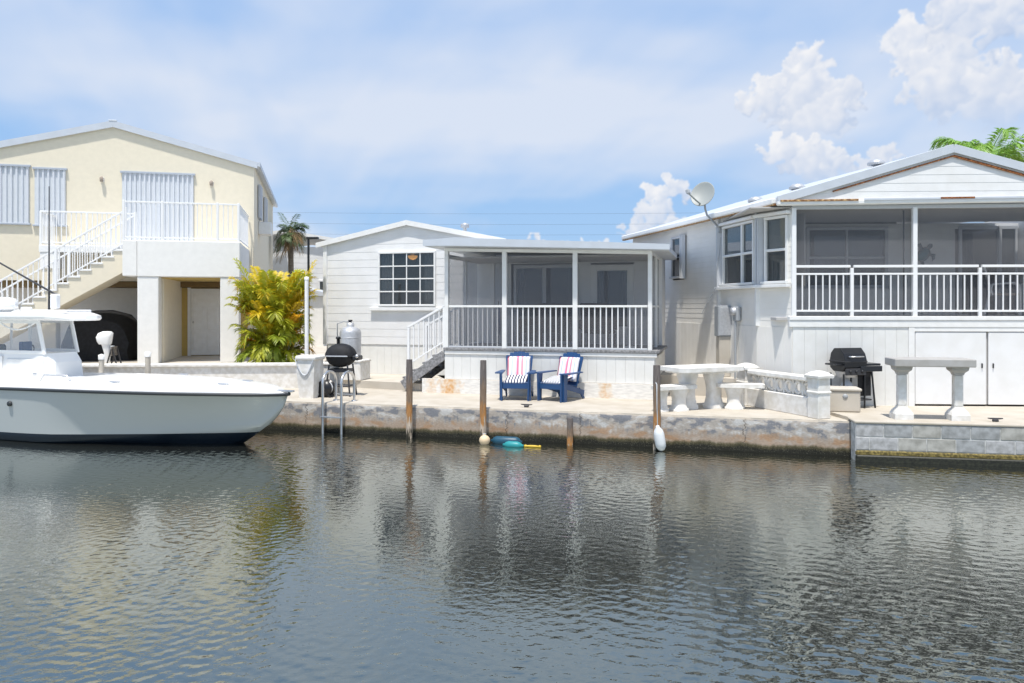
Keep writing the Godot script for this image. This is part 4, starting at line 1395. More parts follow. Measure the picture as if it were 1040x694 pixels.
func build_left_house():
	var H = thing("stilt_house", "cream two-storey house with corrugated shutters, white balcony and outside stairs", "house", V(-7.73, 0, -23.0), 14.0)
	var G = 0.42
	plate(H, "front_wall", "stucco", [Vector2(0, 2.62), Vector2(0, 6.12), Vector2(-3.84, 7.08), Vector2(-7.9, 6.07), Vector2(-7.9, 2.62)], -0.2, 0.0)
	span(H, "side_wall", "stucco", V(-0.2, G, -9.4), V(0, 6.12, -0.201), 0.01)
	span(H, "rear_wall", "stucco", V(-7.9, G, -9.4), V(-0.201, 6.1, -9.2), 0.01)
	span(H, "left_wall", "stucco", V(-7.9, 2.62, -9.2), V(-7.7, 6.1, -0.201), 0.01)
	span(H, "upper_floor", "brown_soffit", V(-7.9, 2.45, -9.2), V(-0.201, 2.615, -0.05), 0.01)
	span(H, "carport_wall", "stucco_pale", V(-7.9, G, -1.5), V(-2.7, 2.449, -1.3), 0.01)
	var roof = empty_part(H, "roof")
	for s in [[-3.84, 0.10, 1.0], [-3.84, -8.2, -1.0]]:
		var dy = absf(s[1] - s[0]) * 0.258
		plate(roof, "roof_slope", "roof_metal", [Vector2(s[0] + 0.001 * s[2], 7.09), Vector2(s[1], 7.09 - dy), Vector2(s[1], 7.20 - dy), Vector2(s[0] + 0.001 * s[2], 7.20)], -9.7, 0.05)
		plate(roof, "fascia_board", "fascia_blue", [Vector2(s[0] + 0.001 * s[2], 7.03), Vector2(s[1], 7.03 - dy), Vector2(s[1], 7.215 - dy), Vector2(s[0] + 0.001 * s[2], 7.215)], 0.051, 0.09)
	bar(roof, "eave_gutter", "fascia_blue", V(0.13, 6.14, 0.08), V(0.13, 6.14, -9.7), 0.1, 0.13)
	box(roof, "ridge_cap", "roof_metal", V(-3.84, 7.215, 0.07), V(0.22, 0.04, 0.06))
	corrugated(H, "window_shutter", -7.2, -5.99, 4.22, 5.79, 0.0)
	corrugated(H, "window_shutter", -5.86, -5.07, 4.19, 5.74, 0.0)
	corrugated(H, "door_shutter", -3.61, -1.68, 3.66, 5.73, 0.0)
	for x in [-4.13, -1.19]:
		var l = empty_part(H, "wall_lamp", V(x, 5.5, 0.0))
		box(l, "plate", "trim", V(0, 0.02, 0.012), V(0.10, 0.14, 0.025))
		lathe(l, "lamp_glass", "tan_fabric", V(0, -0.06, 0.09), [Vector2(0, 0), Vector2(0.045, 0.01), Vector2(0.055, 0.12), Vector2(0.02, 0.16), Vector2(0, 0.16)], 12)
	# shuttered windows and a box on the side wall
	for q in [[-1.4, 4.7, 5.75], [-3.9, 4.7, 5.7]]:
		var sh = empty_part(H, "side_shutter", V(0.0, 0, q[0]))
		for k in 5:
			box(sh, "shutter_slat", "trim_grey", V(0.05, (q[1] + q[2]) / 2, -k * 0.2), V(0.10 if k % 2 else 0.06, q[2] - q[1], 0.19))
	span(H, "air_conditioner", "trim", V(0.002, 4.2, -2.2), V(0.4, 4.6, -1.6), 0.02)
	# ---- ground floor under the balcony
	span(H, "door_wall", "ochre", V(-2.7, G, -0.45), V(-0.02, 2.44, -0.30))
	span(H, "inner_wall", "stucco", V(-2.20, G, -0.295), V(-2.06, 2.64, 2.42))
	var dr = empty_part(H, "entry_door", V(0, 0, -0.29))
	span(dr, "leaf", "trim", V(-1.80, G + 0.02, 0.0), V(-1.0, 2.42, 0.045))
	for i in 2:
		for j in 3:
			var y = [0.62, 1.22, 2.02][j]
			var h = [0.48, 0.68, 0.26][j]
			box(dr, "door_panel", "trim", V(-1.60 + i * 0.40, y + h / 2 - 0.02, 0.048), V(0.27, h, 0.02), 0.008)
	span(dr, "casing", "trim", V(-1.90, G, 0.0), V(-1.805, 2.50, 0.03))
	span(dr, "casing", "trim", V(-0.995, G, 0.0), V(-0.90, 2.50, 0.03))
	lathe(dr, "knob", "steel", V(-1.73, 1.42, 0.05), [Vector2(0.012, 0), Vector2(0.012, 0.03), Vector2(0.03, 0.05), Vector2(0.02, 0.075), Vector2(0, 0.08)], 12, V(90, 0, 0))
	# ---- balcony
	var B = empty_part(H, "balcony")
	span(B, "front_beam", "stucco_pale", V(-2.60, 2.65, 2.45), V(-0.12, 3.58, 2.9), 0.015)
	span(B, "side_beam", "stucco_pale", V(-0.55, 2.66, 0.0), V(-0.13, 3.575, 2.449), 0.015)
	span(B, "side_beam", "stucco_pale", V(-2.95, 2.66, 0.0), V(-2.61, 3.575, 2.88), 0.015)
	span(B, "floor", "stucco_pale", V(-2.60, 3.40, 0.01), V(-0.56, 3.57, 2.449), 0.01)
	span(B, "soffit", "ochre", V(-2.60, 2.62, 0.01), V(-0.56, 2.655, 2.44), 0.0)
	span(B, "column", "stucco_pale", V(-0.61, G, 2.46), V(-0.14, 2.649, 2.88), 0.015)
	span(B, "column", "stucco_pale", V(-2.60, G, 2.46), V(-2.10, 2.649, 2.88), 0.015)
	var post = [-2.93, -2.02, -0.68, -0.16]
	for i in 4:
		span(B, "post", "rail_white", V(post[i] - 0.03, 3.58, 2.80), V(post[i] + 0.03, 4.60, 2.86))
	for i in 3:
		railing(B, V(post[i] + 0.03, 3.58, 2.83), V(post[i + 1] - 0.03, 3.58, 2.83), 0.98, 0.115, "rail_white", 0.022, 0.05)
	railing(B, V(-0.16, 3.58, 2.80), V(-0.16, 3.58, 0.05), 0.98, 0.115, "rail_white", 0.022, 0.05)
	# walkway to the left
	span(B, "walkway", "trim", V(-5.35, 3.34, 0.002), V(-2.952, 3.53, 1.30), 0.01)
	span(B, "column", "stucco_pale", V(-5.33, 2.9, 0.85), V(-4.85, 3.339, 1.28), 0.01)
	span(B, "column", "stucco", V(-5.30, G, 0.88), V(-4.95, 2.899, 1.25), 0.01)
	for x in [-5.32, -4.2, -2.98]:
		span(B, "post", "rail_white", V(x - 0.025, 3.53, 1.22), V(x + 0.025, 4.44, 1.27))
	railing(B, V(-5.30, 3.53, 1.245), V(-4.22, 3.53, 1.245), 0.90, 0.115, "rail_white", 0.022, 0.05)
	railing(B, V(-4.18, 3.53, 1.245), V(-3.0, 3.53, 1.245), 0.90, 0.115, "rail_white", 0.022, 0.05)
	railing(B, V(-5.32, 3.53, 1.22), V(-5.32, 3.53, 0.05), 0.90, 0.115, "rail_white", 0.022, 0.05)
	# ---- outside stairs
	var T = empty_part(H, "outside_stairs")
	var x0 = -2.97
	var n = 18
	var dx = 0.262
	var dy = (3.53 - G) / n
	var m = m_box(V(dx + 0.03, 0.05, 1.10), 0.008)
	var r = m_box(V(0.02, dy - 0.052, 1.06), 0.003)
	for i in n - 1:
		var y = 3.53 - (i + 1) * dy
		var x = x0 - (i + 0.5) * dx
		add(T, "tread", m, "trim", Transform3D(Basis(), V(x, y - 0.025, 2.02)))
		add(T, "riser", r, "trim", Transform3D(Basis(), V(x + dx / 2 - 0.02, y + (dy - 0.05) / 2, 2.02)))
	var x1 = x0 - (n - 1) * dx
	var prof = [Vector2(x0 + 0.02, 2.80), Vector2(x0 + 0.02, 3.53 - dy - 0.051)]
	for k in n - 1:
		var y = 3.53 - (k + 1) * dy - 0.051
		prof.append(Vector2(x0 - k * dx - 0.03, y))
		prof.append(Vector2(x0 - (k + 1) * dx - 0.03, y))
	prof.append(Vector2(x1 - 0.03, G - 0.05))
	prof.append(Vector2(x1 + 0.40, G - 0.05))
	plate(T, "stringer_slab", "stucco", prof, 1.50, 2.54)
	for z in [1.48, 2.56]:
		railing(T, V(x0 + 0.02, 3.42, z), V(x1, G + 0.10, z), 0.95, 0.14, "rail_white", 0.022, 0.05, 0.0, 0.12)
		for t in [0.0, 0.36, 1.0]:
			var x = lerpf(x0 + 0.02, x1, t)
			var y = lerpf(3.42, G + 0.10, t)
			span(T, "newel_post", "rail_white", V(x - 0.03, y - 0.1, z - 0.03), V(x + 0.03, y + 1.03, z + 0.03))
	# low wall at the garden's edge
	var w = thing("garden_wall", "low white concrete wall in front of the cream house, behind the boat's bow", "wall")
	var a = V(-12.5, 0, -17.2)
	var e = V(-4.65, 0, -17.85)
	bar(w, "wall_body", "concrete_white", a + V(0, 0.23, 0), e + V(0, 0.23, 0), 0.22, 0.56, 0.015)
	bar(w, "wall_cap", "concrete_white", a + V(0, 0.54, 0), e + V(0, 0.54, 0), 0.34, 0.07, 0.015)
	# covered thing under the stairs
	var cv = thing("covered_cart", "domed black tarpaulin over a parked cart under the outside stairs", "covered cart", V(-11.35, G, -21.35), 14.0)
	var loops = []
	for i in 9:
		var t = i / 8.0
		var z = lerpf(-0.8, 0.8, t)
		var s = 0.80 + 0.20 * sin(t * PI)
		var q = []
		for p in [[-0.98, 0.0], [-1.0, 0.45], [-0.86, 0.95], [-0.62, 1.24], [-0.2, 1.36], [0.25, 1.37], [0.66, 1.25], [0.90, 1.0], [1.0, 0.6], [0.98, 0.3], [1.0, 0.0]]:
			q.append(V(p[0] * s + 0.02 * sin(p[1] * 9 + i), p[1] * s, z))
		loops.append(q)
	loft(cv, "tarpaulin", "black_matte", loops)
	for x in [-0.8, 0.8]:
		for z in [-0.5, 0.5]:
			lathe(cv, "wheel", "black", V(x * 0.8, 0.16, z), [Vector2(0, -0.06), Vector2(0.15, -0.06), Vector2(0.16, -0.03), Vector2(0.16, 0.03), Vector2(0.15, 0.06), Vector2(0, 0.06)], 16, V(0, 0, 90))
	var ob = thing("outboard_motor", "white outboard motor clamped to a stand in front of the black tarpaulin", "outboard motor", V(-10.05, G, -18.95), 10.0)
	ob.scale = Vector3.ONE * 0.72
	loft(ob, "cowling", "gelcoat", [rect_loop(-0.18, 0.20, 0.74, 0.15), rect_loop(-0.24, 0.22, 0.84, 0.17), rect_loop(-0.27, 0.24, 0.98, 0.18), rect_loop(-0.20, 0.26, 1.12, 0.17), rect_loop(-0.06, 0.20, 1.18, 0.12)])
	loft(ob, "leg", "gelcoat", [rect_loop(-0.02, 0.16, 0.12, 0.06), rect_loop(-0.02, 0.18, 0.45, 0.09), rect_loop(-0.10, 0.18, 0.74, 0.12)])
	box(ob, "clamp", "grey_plastic", V(0.24, 0.56, 0), V(0.12, 0.26, 0.2), 0.02)
	span(ob, "stand_board", "wood_grey", V(0.28, 0.35, -0.3), V(0.32, 0.66, 0.3))
	for s in [-1, 1]:
		bar(ob, "stand_leg", "dark_metal", V(0.30, 0.66, s * 0.24), V(0.46, 0, s * 0.24), 0.04, 0.04)
		bar(ob, "stand_leg", "dark_metal", V(0.30, 0.66, s * 0.24), V(0.12, 0, s * 0.24), 0.04, 0.04)

func rect_loop(x0, x1, y, hz) -> Array:
	# rounded level outline
	var q = []
	var cx = (x0 + x1) / 2
	var hx = (x1 - x0) / 2
	for i in 16:
		var a = TAU * i / 16
		var c = cos(a)
		var s = sin(a)
		q.append(V(cx + hx * signf(c) * pow(absf(c), 0.6), y, hz * signf(s) * pow(absf(s), 0.6)))
	return q

# ------------------------------------------------------------------ what stands behind
func build_background():
	var b = thing("far_home", "plain white home standing behind the gap between the cream and middle houses", "house", V(-11.6, -0.03, -33.0), 4.0)
	siding(b, "front_wall", "siding", Vector2(0, 0), Vector2(6.5, 0), 0.5, 4.5, 0.22, [], [1.8, 5.1, 0.16])
	span(b, "base", "skirting", V(0.02, 0, -6), V(6.48, 0.52, -0.03))
	span(b, "side_wall", "siding", V(0.0, 0.5, -6), V(0.1, 4.7, -0.05))
	span(b, "side_wall", "siding", V(6.4, 0.5, -6), V(6.5, 4.2, -0.05))
	plate(b, "roof", "trim", [Vector2(-0.2, 4.76), Vector2(1.8, 5.08), Vector2(6.7, 4.30), Vector2(6.7, 4.42), Vector2(1.8, 5.22), Vector2(-0.2, 4.90)], -6.2, 0.25)
	window(b, "window", 3.3, 4.2, 1.9, 3.0, 1, 2, 0.03, 0.07, 0.05)
	var b2 = thing("far_shed", "small grey far-off building low between the palm and middle home", "shed", V(-9.6, -0.03, -28.5), 0.0)
	span(b2, "wall", "stucco_pale", V(0, 0, -2), V(2.6, 2.3, 0))
	plate(b2, "roof", "roof_metal", [Vector2(-0.15, 2.31), Vector2(2.75, 2.31), Vector2(2.75, 2.42), Vector2(1.3, 2.75), Vector2(-0.15, 2.42)], -2.1, 0.15)
	span(b2, "door", "trim_grey", V(0.5, 0, 0.002), V(1.3, 1.9, 0.03))
	# power line far behind
	for x in [-52.0, 52.0]:
		var p = thing("utility_pole", "tall wooden pole at the %s end of the far power lines" % ("left" if x < 0 else "right"), "utility pole", V(x, -0.05, -62.0), 0, "poles of the far power line")
		tube(p, "shaft", "wood_grey", [V(0, 0, 0), V(0, 10.4, 0)], [0.16, 0.11], 10)
		span(p, "cross_arm", "wood_grey", V(-0.06, 9.2, -0.9), V(0.06, 9.35, 0.9))
	var hs = [[10.3, 0.0, "topmost thin wire of the power line above the roofs"], [9.36, 0.7, "middle thin wire of the power line above the roofs"], [8.6, -0.13, "lowest thin wire of the power line above the roofs"]]
	for h in hs:
		var q = []
		for i in 25:
			var t = i / 24.0
			q.append(V(lerpf(-52, 52, t), h[0] - 0.9 * (1.0 - pow(2.0 * t - 1.0, 2.0)), -62.0 + h[1]))
		var st = begin(true)
		tube_into(st, q, 0.006, 5)
		tag(add(self, "power_wire", done(st), "dark_metal"), h[2], "wire", "wires of the far power line")

# ------------------------------------------------------------------ things on the dock
func m_piling(h: float, r: float) -> ArrayMesh:
	var st = SurfaceTool.new()
	st.begin(Mesh.PRIMITIVE_TRIANGLES)
	st.set_smooth_group(0)
	var k = 14
	var rows = 10
	var P = func(i, j):
		var a = TAU * i / k
		var rr = r * (1.0 + 0.05 * sin(a * 3 + j) + 0.03 * sin(a * 5 - j * 2.0))
		if j == rows:
			rr *= 0.93
		return V(cos(a) * rr, h * j / rows, sin(a) * rr)
	for j in rows:
		for i in k:
			for c in [[0, 0], [1, 1], [1, 0], [0, 0], [0, 1], [1, 1]]:
				st.set_uv(Vector2(float(i + c[0]) / k, 1.0 - float(j + c[1]) / rows))
				st.add_vertex(P.call(i + c[0], j + c[1]))
	st.set_smooth_group(-1)
	for i in k:
		for p in [P.call(i, rows), V(0, h + 0.004, 0), P.call(i + 1, rows)]:
			st.set_uv(Vector2(0.5, 0.01))
			st.add_vertex(p)
	st.generate_normals()
	return st.commit()

func build_dock_things():
	# mooring piles
	for q in [[-1.92, -14.36, 0.89, 0.060, "weathered brown mooring pile between the ladder and the porch steps"], [-0.525, -14.0, 0.90, 0.060, "weathered brown mooring pile left of the two blue chairs"], [2.49, -13.2, 0.87, 0.063, "weathered brown mooring pile with the white fender at its foot"]]:
		tag(add(self, "mooring_pile", m_piling(q[2] + 1.3, q[3]), "piling", Transform3D(Basis(Vector3.UP, q[0]), V(q[0], -1.3, q[1]))), q[4], "mooring pile", "tall mooring piles along the sea wall")
	tag(add(self, "pile_stump", m_piling(0.95, 0.055), "piling", Transform3D(Basis(), V(1.03, -1.05, -13.64))), "short broken-off pile stump against the sea wall below the chairs", "pile stump")
	for q in [[-8.85, -16.55, 0.86, "thin beige post with pale top beside the white outboard motor"], [-7.85, -16.55, 0.92, "thin beige post rising before the left balcony column"]]:
		var t = thing("dock_post", q[3], "post", V(q[0], -1.0, q[1]), 0, "thin beige posts behind the boat")
		tube(t, "shaft", "dock_pale", [V(0, 0, 0), V(0, q[2] + 0.9, 0)], 0.055, 12)
		lathe(t, "cap", "trim", V(0, q[2] + 0.90, 0), [Vector2(0.065, -0.02), Vector2(0.065, 0.08), Vector2(0.0, 0.10)], 12)
	# fender on its rope
	var fd = thing("hanging_fender", "white cylindrical boat fender hanging at the foot of the right pile", "fender", V(2.545, -0.56, -13.05))
	var prof = [Vector2(0, -0.02), Vector2(0.05, 0.0), Vector2(0.085, 0.06), Vector2(0.09, 0.12), Vector2(0.09, 0.27), Vector2(0.075, 0.34), Vector2(0.035, 0.39), Vector2(0.03, 0.42), Vector2(0, 0.43)]
	lathe(fd, "body", "fender_white", Vector3.ZERO, prof, 18, V(0, 0, 10))
	tube(fd, "rope", "trim_grey", [V(-0.07, 0.42, 0), V(-0.085, 0.75, 0.02), V(-0.09, 1.12, 0.035), V(-0.09, 1.14, -0.05)], 0.008, 6)
	# floats in the water
	var by = thing("round_float", "round pale float beside the second mooring pile", "float", V(-0.49, -0.59, -13.72))
	lathe(by, "ball", "orange_float", V(0, 0.07, 0), [Vector2(0, -0.1), Vector2(0.06, -0.08), Vector2(0.1, 0.0), Vector2(0.09, 0.05), Vector2(0.06, 0.085), Vector2(0.02, 0.1), Vector2(0, 0.12)], 16)
	tube(by, "eye", "trim", [V(-0.02, 0.17, 0), V(-0.02, 0.2, 0), V(0.02, 0.2, 0), V(0.02, 0.17, 0)], 0.006, 6)
	var cyl = func(r, l): return [Vector2(0, -l / 2 - 0.03), Vector2(0.02, -l / 2 - 0.03), Vector2(0.025, -l / 2), Vector2(r * 0.7, -l / 2 + 0.02), Vector2(r, -l / 2 + 0.08), Vector2(r, l / 2 - 0.08), Vector2(r * 0.7, l / 2 - 0.02), Vector2(0.025, l / 2), Vector2(0.02, l / 2 + 0.03), Vector2(0, l / 2 + 0.03)]
	var f1 = thing("floating_fender", "dark blue fender floating against the sea wall below the chairs", "fender", V(-0.10, -0.54, -13.80), -15, "fenders floating together")
	lathe(f1, "body", "deep_teal", Vector3.ZERO, cyl.call(0.085, 0.52), 18, V(0, 0, 90))
	var f2 = thing("floating_fender", "teal fender floating in front of the dark blue one", "fender", V(0.02, -0.56, -13.50), -18, "fenders floating together")
	lathe(f2, "body", "teal", Vector3.ZERO, cyl.call(0.07, 0.32), 18, V(0, 0, 90))
	var f3 = thing("yellow_float", "thin yellow float tube trailing right of the teal fender", "float", V(0.36, -0.565, -13.42), -15)
	lathe(f3, "body", "yellow", Vector3.ZERO, cyl.call(0.022, 0.24), 12, V(0, 0, 90))
	tube(f3, "line", "yellow", [V(-0.17, 0, 0), V(-0.26, -0.01, -0.02), V(-0.33, 0.0, -0.06)], 0.006, 6)
	# swim ladder
	var ld = thing("swim_ladder", "stainless steel swim ladder with two hooped rails over the dock edge", "ladder")
	for x in [-3.77, -3.37]:
		var q = [S(x, -1.0, 0.13), S(x, 0.36, 0.13)]
		for k in 9:
			var a = PI * k / 8.0
			q.append(S(x, 0.40 + 0.20 * sin(a), 0.13 - 0.27 * (1 - cos(a))))
		q.append(S(x, 0.30, -0.41))
		q.append(S(x, 0.02, -0.41))
		tube(ld, "rail", "steel", q, 0.027, 10)
		lathe(ld, "foot_plate", "steel", S(x, 0.0, -0.41), [Vector2(0.06, 0), Vector2(0.06, 0.012), Vector2(0.03, 0.02), Vector2(0, 0.02)], 14)
	for y in [-0.26, -0.60]:
		bar(ld, "rung", "steel", S(-3.77, y, 0.13) if y < -0.3 else S(-3.80, y, 0.135), S(-3.37, y, 0.13) if y < -0.3 else S(-3.34, y, 0.135), 0.07, 0.028)
	bar(ld, "brace", "steel", S(-3.77, 0.12, -0.41), S(-3.37, 0.12, -0.41), 0.025, 0.025)
	for q in [[V(0.27, 0.0, -14.32), -15.0, "small dark dock cleat on the deck edge below the blue chairs"], [V(7.62, 0.062, -12.1), -10.0, "small dark dock cleat on the block wall near the picture's right edge"]]:
		var cl = thing("dock_cleat", q[2], "cleat", q[0], q[1], "cleats on the dock edge")
		box(cl, "foot", "dark_metal", V(0, 0.02, 0), V(0.09, 0.04, 0.045), 0.01)
		tube(cl, "horn", "dark_metal", [V(-0.11, 0.055, 0), V(-0.06, 0.05, 0), V(0.06, 0.05, 0), V(0.11, 0.055, 0)], [0.008, 0.013, 0.013, 0.008], 8)
	barrel_grill()
	gas_tank()
	corner_pillar()
	adirondack("blue slatted chair facing the canal with pink-striped cushion, left of the pair", V(0.11, 0, -15.72), -7.0)
	adirondack("blue slatted chair turned to the left with pink-striped cushion, right of the pair", V(1.00, 0, -15.52), -36.0)
	picnic_set()
	balustrade()
	fish_table()
	gas_grill()
	# meter post and meter beside the bay
	var mp = thing("meter_post", "square wooden service post with a grey metal cabinet on top", "service post", V(4.47, 0.40, -16.25), 4.0)
	span(mp, "post", "dock_pale", V(-0.12, 0, -0.11), V(0.12, 0.85, 0.11), 0.012)
	span(mp, "cabinet", "grey_plastic", V(-0.15, 0.851, -0.13), V(0.15, 1.50, 0.13), 0.014)
	span(mp, "cabinet_door", "galvanised", V(-0.13, 0.88, 0.131), V(0.13, 1.46, 0.145), 0.006)
	box(mp, "valve", "dark_metal", V(0.2, 0.2, 0.08), V(0.16, 0.05, 0.05), 0.015)
	var me = thing("electric_meter", "round grey electric meter with conduit on the bay wall", "meter", V(4.64, 0.40, -15.75), -80.0)
	tube(me, "conduit", "grey_plastic", [V(0, 0, 0.06), V(0, 1.2, 0.06)], 0.022, 8)
	box(me, "housing", "grey_plastic", V(0, 1.33, 0.03), V(0.20, 0.30, 0.10), 0.02)
	lathe(me, "dial_glass", "galvanised", V(0, 1.38, 0.08), [Vector2(0.085, 0), Vector2(0.08, 0.06), Vector2(0.06, 0.08), Vector2(0, 0.085)], 18, V(90, 0, 0))
	# street lamp and white pipe post in the gap
	var lp = thing("lamp_pole", "thin black lamp pole standing behind the yellow palm", "lamp pole", V(-5.17, 0.42, -19.5))
	tube(lp, "pole", "black", [V(0, 0, 0), V(0, 3.2, 0)], 0.03, 8)
	box(lp, "lamp_head", "black", V(0.11, 3.20, 0), V(0.30, 0.06, 0.14), 0.012)
	lathe(lp, "base", "black", Vector3.ZERO, [Vector2(0.09, 0), Vector2(0.08, 0.05), Vector2(0.03, 0.1)], 12)
	var pp = thing("pipe_post", "slim white upright post right of the yellow palm", "post", V(-4.60, -0.03, -17.2))
	tube(pp, "pipe", "trim", [V(0, 0, 0), V(0, 2.55, 0)], 0.045, 12)
	lathe(pp, "cap", "trim", V(0, 2.55, 0), [Vector2(0.052, -0.04), Vector2(0.052, 0.02), Vector2(0, 0.035)], 12)

func adirondack(label, at, turn):
	var t = thing("adirondack_chair", label, "chair", at, turn, "blue chairs in front of the porch")
	# seven back slats fanned to a round top
	var tilt = Basis(Vector3.RIGHT, deg_to_rad(-17))
	for i in 7:
		var u = (i - 3) / 3.0
		var top = 0.59 + 0.14 * sqrt(maxf(0.0, 1.0 - u * u * 0.85))
		var x0 = u * 0.205
		var x1 = u * 0.245
		plate(t, "back_slat", "navy", [Vector2(x0 - 0.033, 0), Vector2(x0 + 0.033, 0), Vector2(x1 + 0.0395, top - 0.012 - 0.03 * maxf(u, 0.0)), Vector2(x1 + 0.03, top), Vector2(x1 - 0.03, top), Vector2(x1 - 0.0395, top - 0.012 - 0.03 * maxf(-u, 0.0))], -0.01, 0.01, Transform3D(tilt, V(0, 0.24, -0.20)))
	for y in [0.12, 0.46]:
		var p = tilt * V(0, y, -0.025) + V(0, 0.24, -0.20)
		box(t, "back_brace", "navy", p, V(0.52, 0.06, 0.025), 0.005, V(-17, 0, 0))
	for i in 5:
		var z = 0.34 - i * 0.115
		box(t, "seat_slat", "navy", V(0, 0.36 - i * 0.022, z), V(0.52, 0.02, 0.10), 0.005, V(11, 0, 0) if false else V(-11, 0, 0))
	span(t, "front_apron", "navy", V(-0.26, 0.24, 0.385), V(0.26, 0.37, 0.41))
	for s in [-1.0, 1.0]:
		plate(t, "front_leg", "navy", [Vector2(-0.05, 0), Vector2(0.05, 0), Vector2(0.06, 0.34), Vector2(0.09, 0.54), Vector2(-0.07, 0.54)], -0.014, 0.014, Transform3D(Basis(Vector3.UP, PI / 2), V(s * 0.30, 0, 0.34)))
		bar(t, "front_post", "navy", V(s * 0.265, 0, 0.42), V(s * 0.275, 0.54, 0.42), 0.03, 0.085)
		bar(t, "side_rail", "navy", V(s * 0.275, 0.33, 0.40), V(s * 0.275, 0.12, -0.42), 0.025, 0.10)
		bar(t, "rear_leg", "navy", V(s * 0.275, 0.22, -0.22), V(s * 0.275, 0.0, -0.42), 0.03, 0.06)
		plate(t, "armrest", "navy", [Vector2(s * 0.24, -0.46), Vector2(s * 0.40, -0.44), Vector2(s * 0.41, -0.30), Vector2(s * 0.36, 0.25), Vector2(s * 0.28, 0.27)], 0.542, 0.564, Transform3D(Basis(V(1, 0, 0), V(0, 0, -1) * -1.0, V(0, 1, 0)), Vector3.ZERO) if false else Transform3D(Basis(V(1, 0, 0), V(0, 0, -1), V(0, 1, 0)), Vector3.ZERO))
	cushion(t, "back_cushion", "striped", 0.48, 0.50, 0.07, Transform3D(tilt, tilt * V(0, 0.36, 0.055) + V(0, 0.24, -0.20)))
	var sb = Basis(Vector3.RIGHT, deg_to_rad(-90 - 11))
	cushion(t, "seat_cushion", "striped_seat", 0.47, 0.50, 0.09, Transform3D(Basis(V(1, 0, 0), V(0, 0.19, -0.98), V(0, 0.98, 0.19)).orthonormalized(), V(0, 0.405, 0.17)))

# soft pad, x wide, y long, z thick; stripes run along y
func cushion(parent, called, mat, w, h, d, xf):
	var st = SurfaceTool.new()
	st.begin(Mesh.PRIMITIVE_TRIANGLES)
	st.set_smooth_group(0)
	var n = 10
	for sd in [1.0, -1.0]:
		for i in n:
			for j in n:
				var q = []
				for c in [[0, 0], [1, 0], [1, 1], [0, 1]]:
					var u = float(i + c[0]) / n * 2 - 1
					var v = float(j + c[1]) / n * 2 - 1
					var k = pow(maxf(0.0, (1 - pow(absf(u), 5)) * (1 - pow(absf(v), 5))), 0.4)
					q.append([V(u * w / 2, v * h / 2, sd * (d / 2) * k), Vector2(u * 0.5 + 0.5, v * 0.5 + 0.5)])
				var tri = [0, 2, 1, 0, 3, 2] if sd > 0 else [0, 1, 2, 0, 2, 3]
				for k in tri:
					st.set_uv(q[k][1])
					st.add_vertex(q[k][0])
	st.generate_normals()
	return add(parent, called, st.commit(), mat, xf)

func pedestal(parent, called, at, h, r, mat := "concrete_white"):
	# square-ish cast concrete pedestal with waist
	var loops = []
	for q in [[0.0, 1.0], [0.10, 1.0], [0.13, 0.86], [0.30, 0.72], [0.55, 0.70], [0.78, 0.84], [0.90, 0.98], [1.0, 1.0]]:
		var l = []
		for p in rect_loop(-r * q[1], r * q[1], at.y + h * q[0], r * q[1] * 0.8):
			l.append(V(at.x + p.x, p.y, at.z + p.z))
		loops.append(l)
	return loft(parent, called, mat, loops)

func picnic_set():
	var t = thing("picnic_table", "white cast-concrete picnic table on two waisted pedestals", "table", V(3.53, 0, -14.25), 24.0)
	slab(t, "table_top", "concrete_white", rounded(0.72, 0.40, 0.14), 0.70, 0.775)
	slab(t, "top_underside", "concrete_white", rounded(0.64, 0.33, 0.10), 0.665, 0.70)
	pedestal(t, "pedestal", V(-0.32, 0, -0.02), 0.664, 0.19)
	pedestal(t, "pedestal", V(0.20, 0, 0.08), 0.664, 0.19)
	for q in [[V(2.92, 0, -13.82), 24.0, "white concrete bench with waisted foot, left of the picnic table"], [V(4.20, 0, -14.1), -12.0, "white concrete bench with waisted feet, between picnic table and balustrade"]]:
		var b = thing("concrete_bench", q[2], "bench", q[0], q[1], "benches of the picnic table")
		slab(b, "seat", "concrete_white", rounded(0.42, 0.17, 0.08), 0.40, 0.465)
		pedestal(b, "pedestal", V(0.10 if q[1] > 0 else -0.12, 0, 0.0), 0.40, 0.17)
		pedestal(b, "pedestal", V(-0.24 if q[1] > 0 else -0.02, 0, -0.02 if q[1] > 0 else -0.12), 0.40, 0.11)

func rounded(hx, hz, r) -> Array:
	var q = []
	for c in [[1, 1, 0], [-1, 1, 90], [-1, -1, 180], [1, -1, 270]]:
		for k in 6:
			var a = deg_to_rad(c[2] + k * 18.0)
			q.append(Vector2(c[0] * (hx - r) + cos(a) * r, c[1] * (hz - r) + sin(a) * r))
	return q

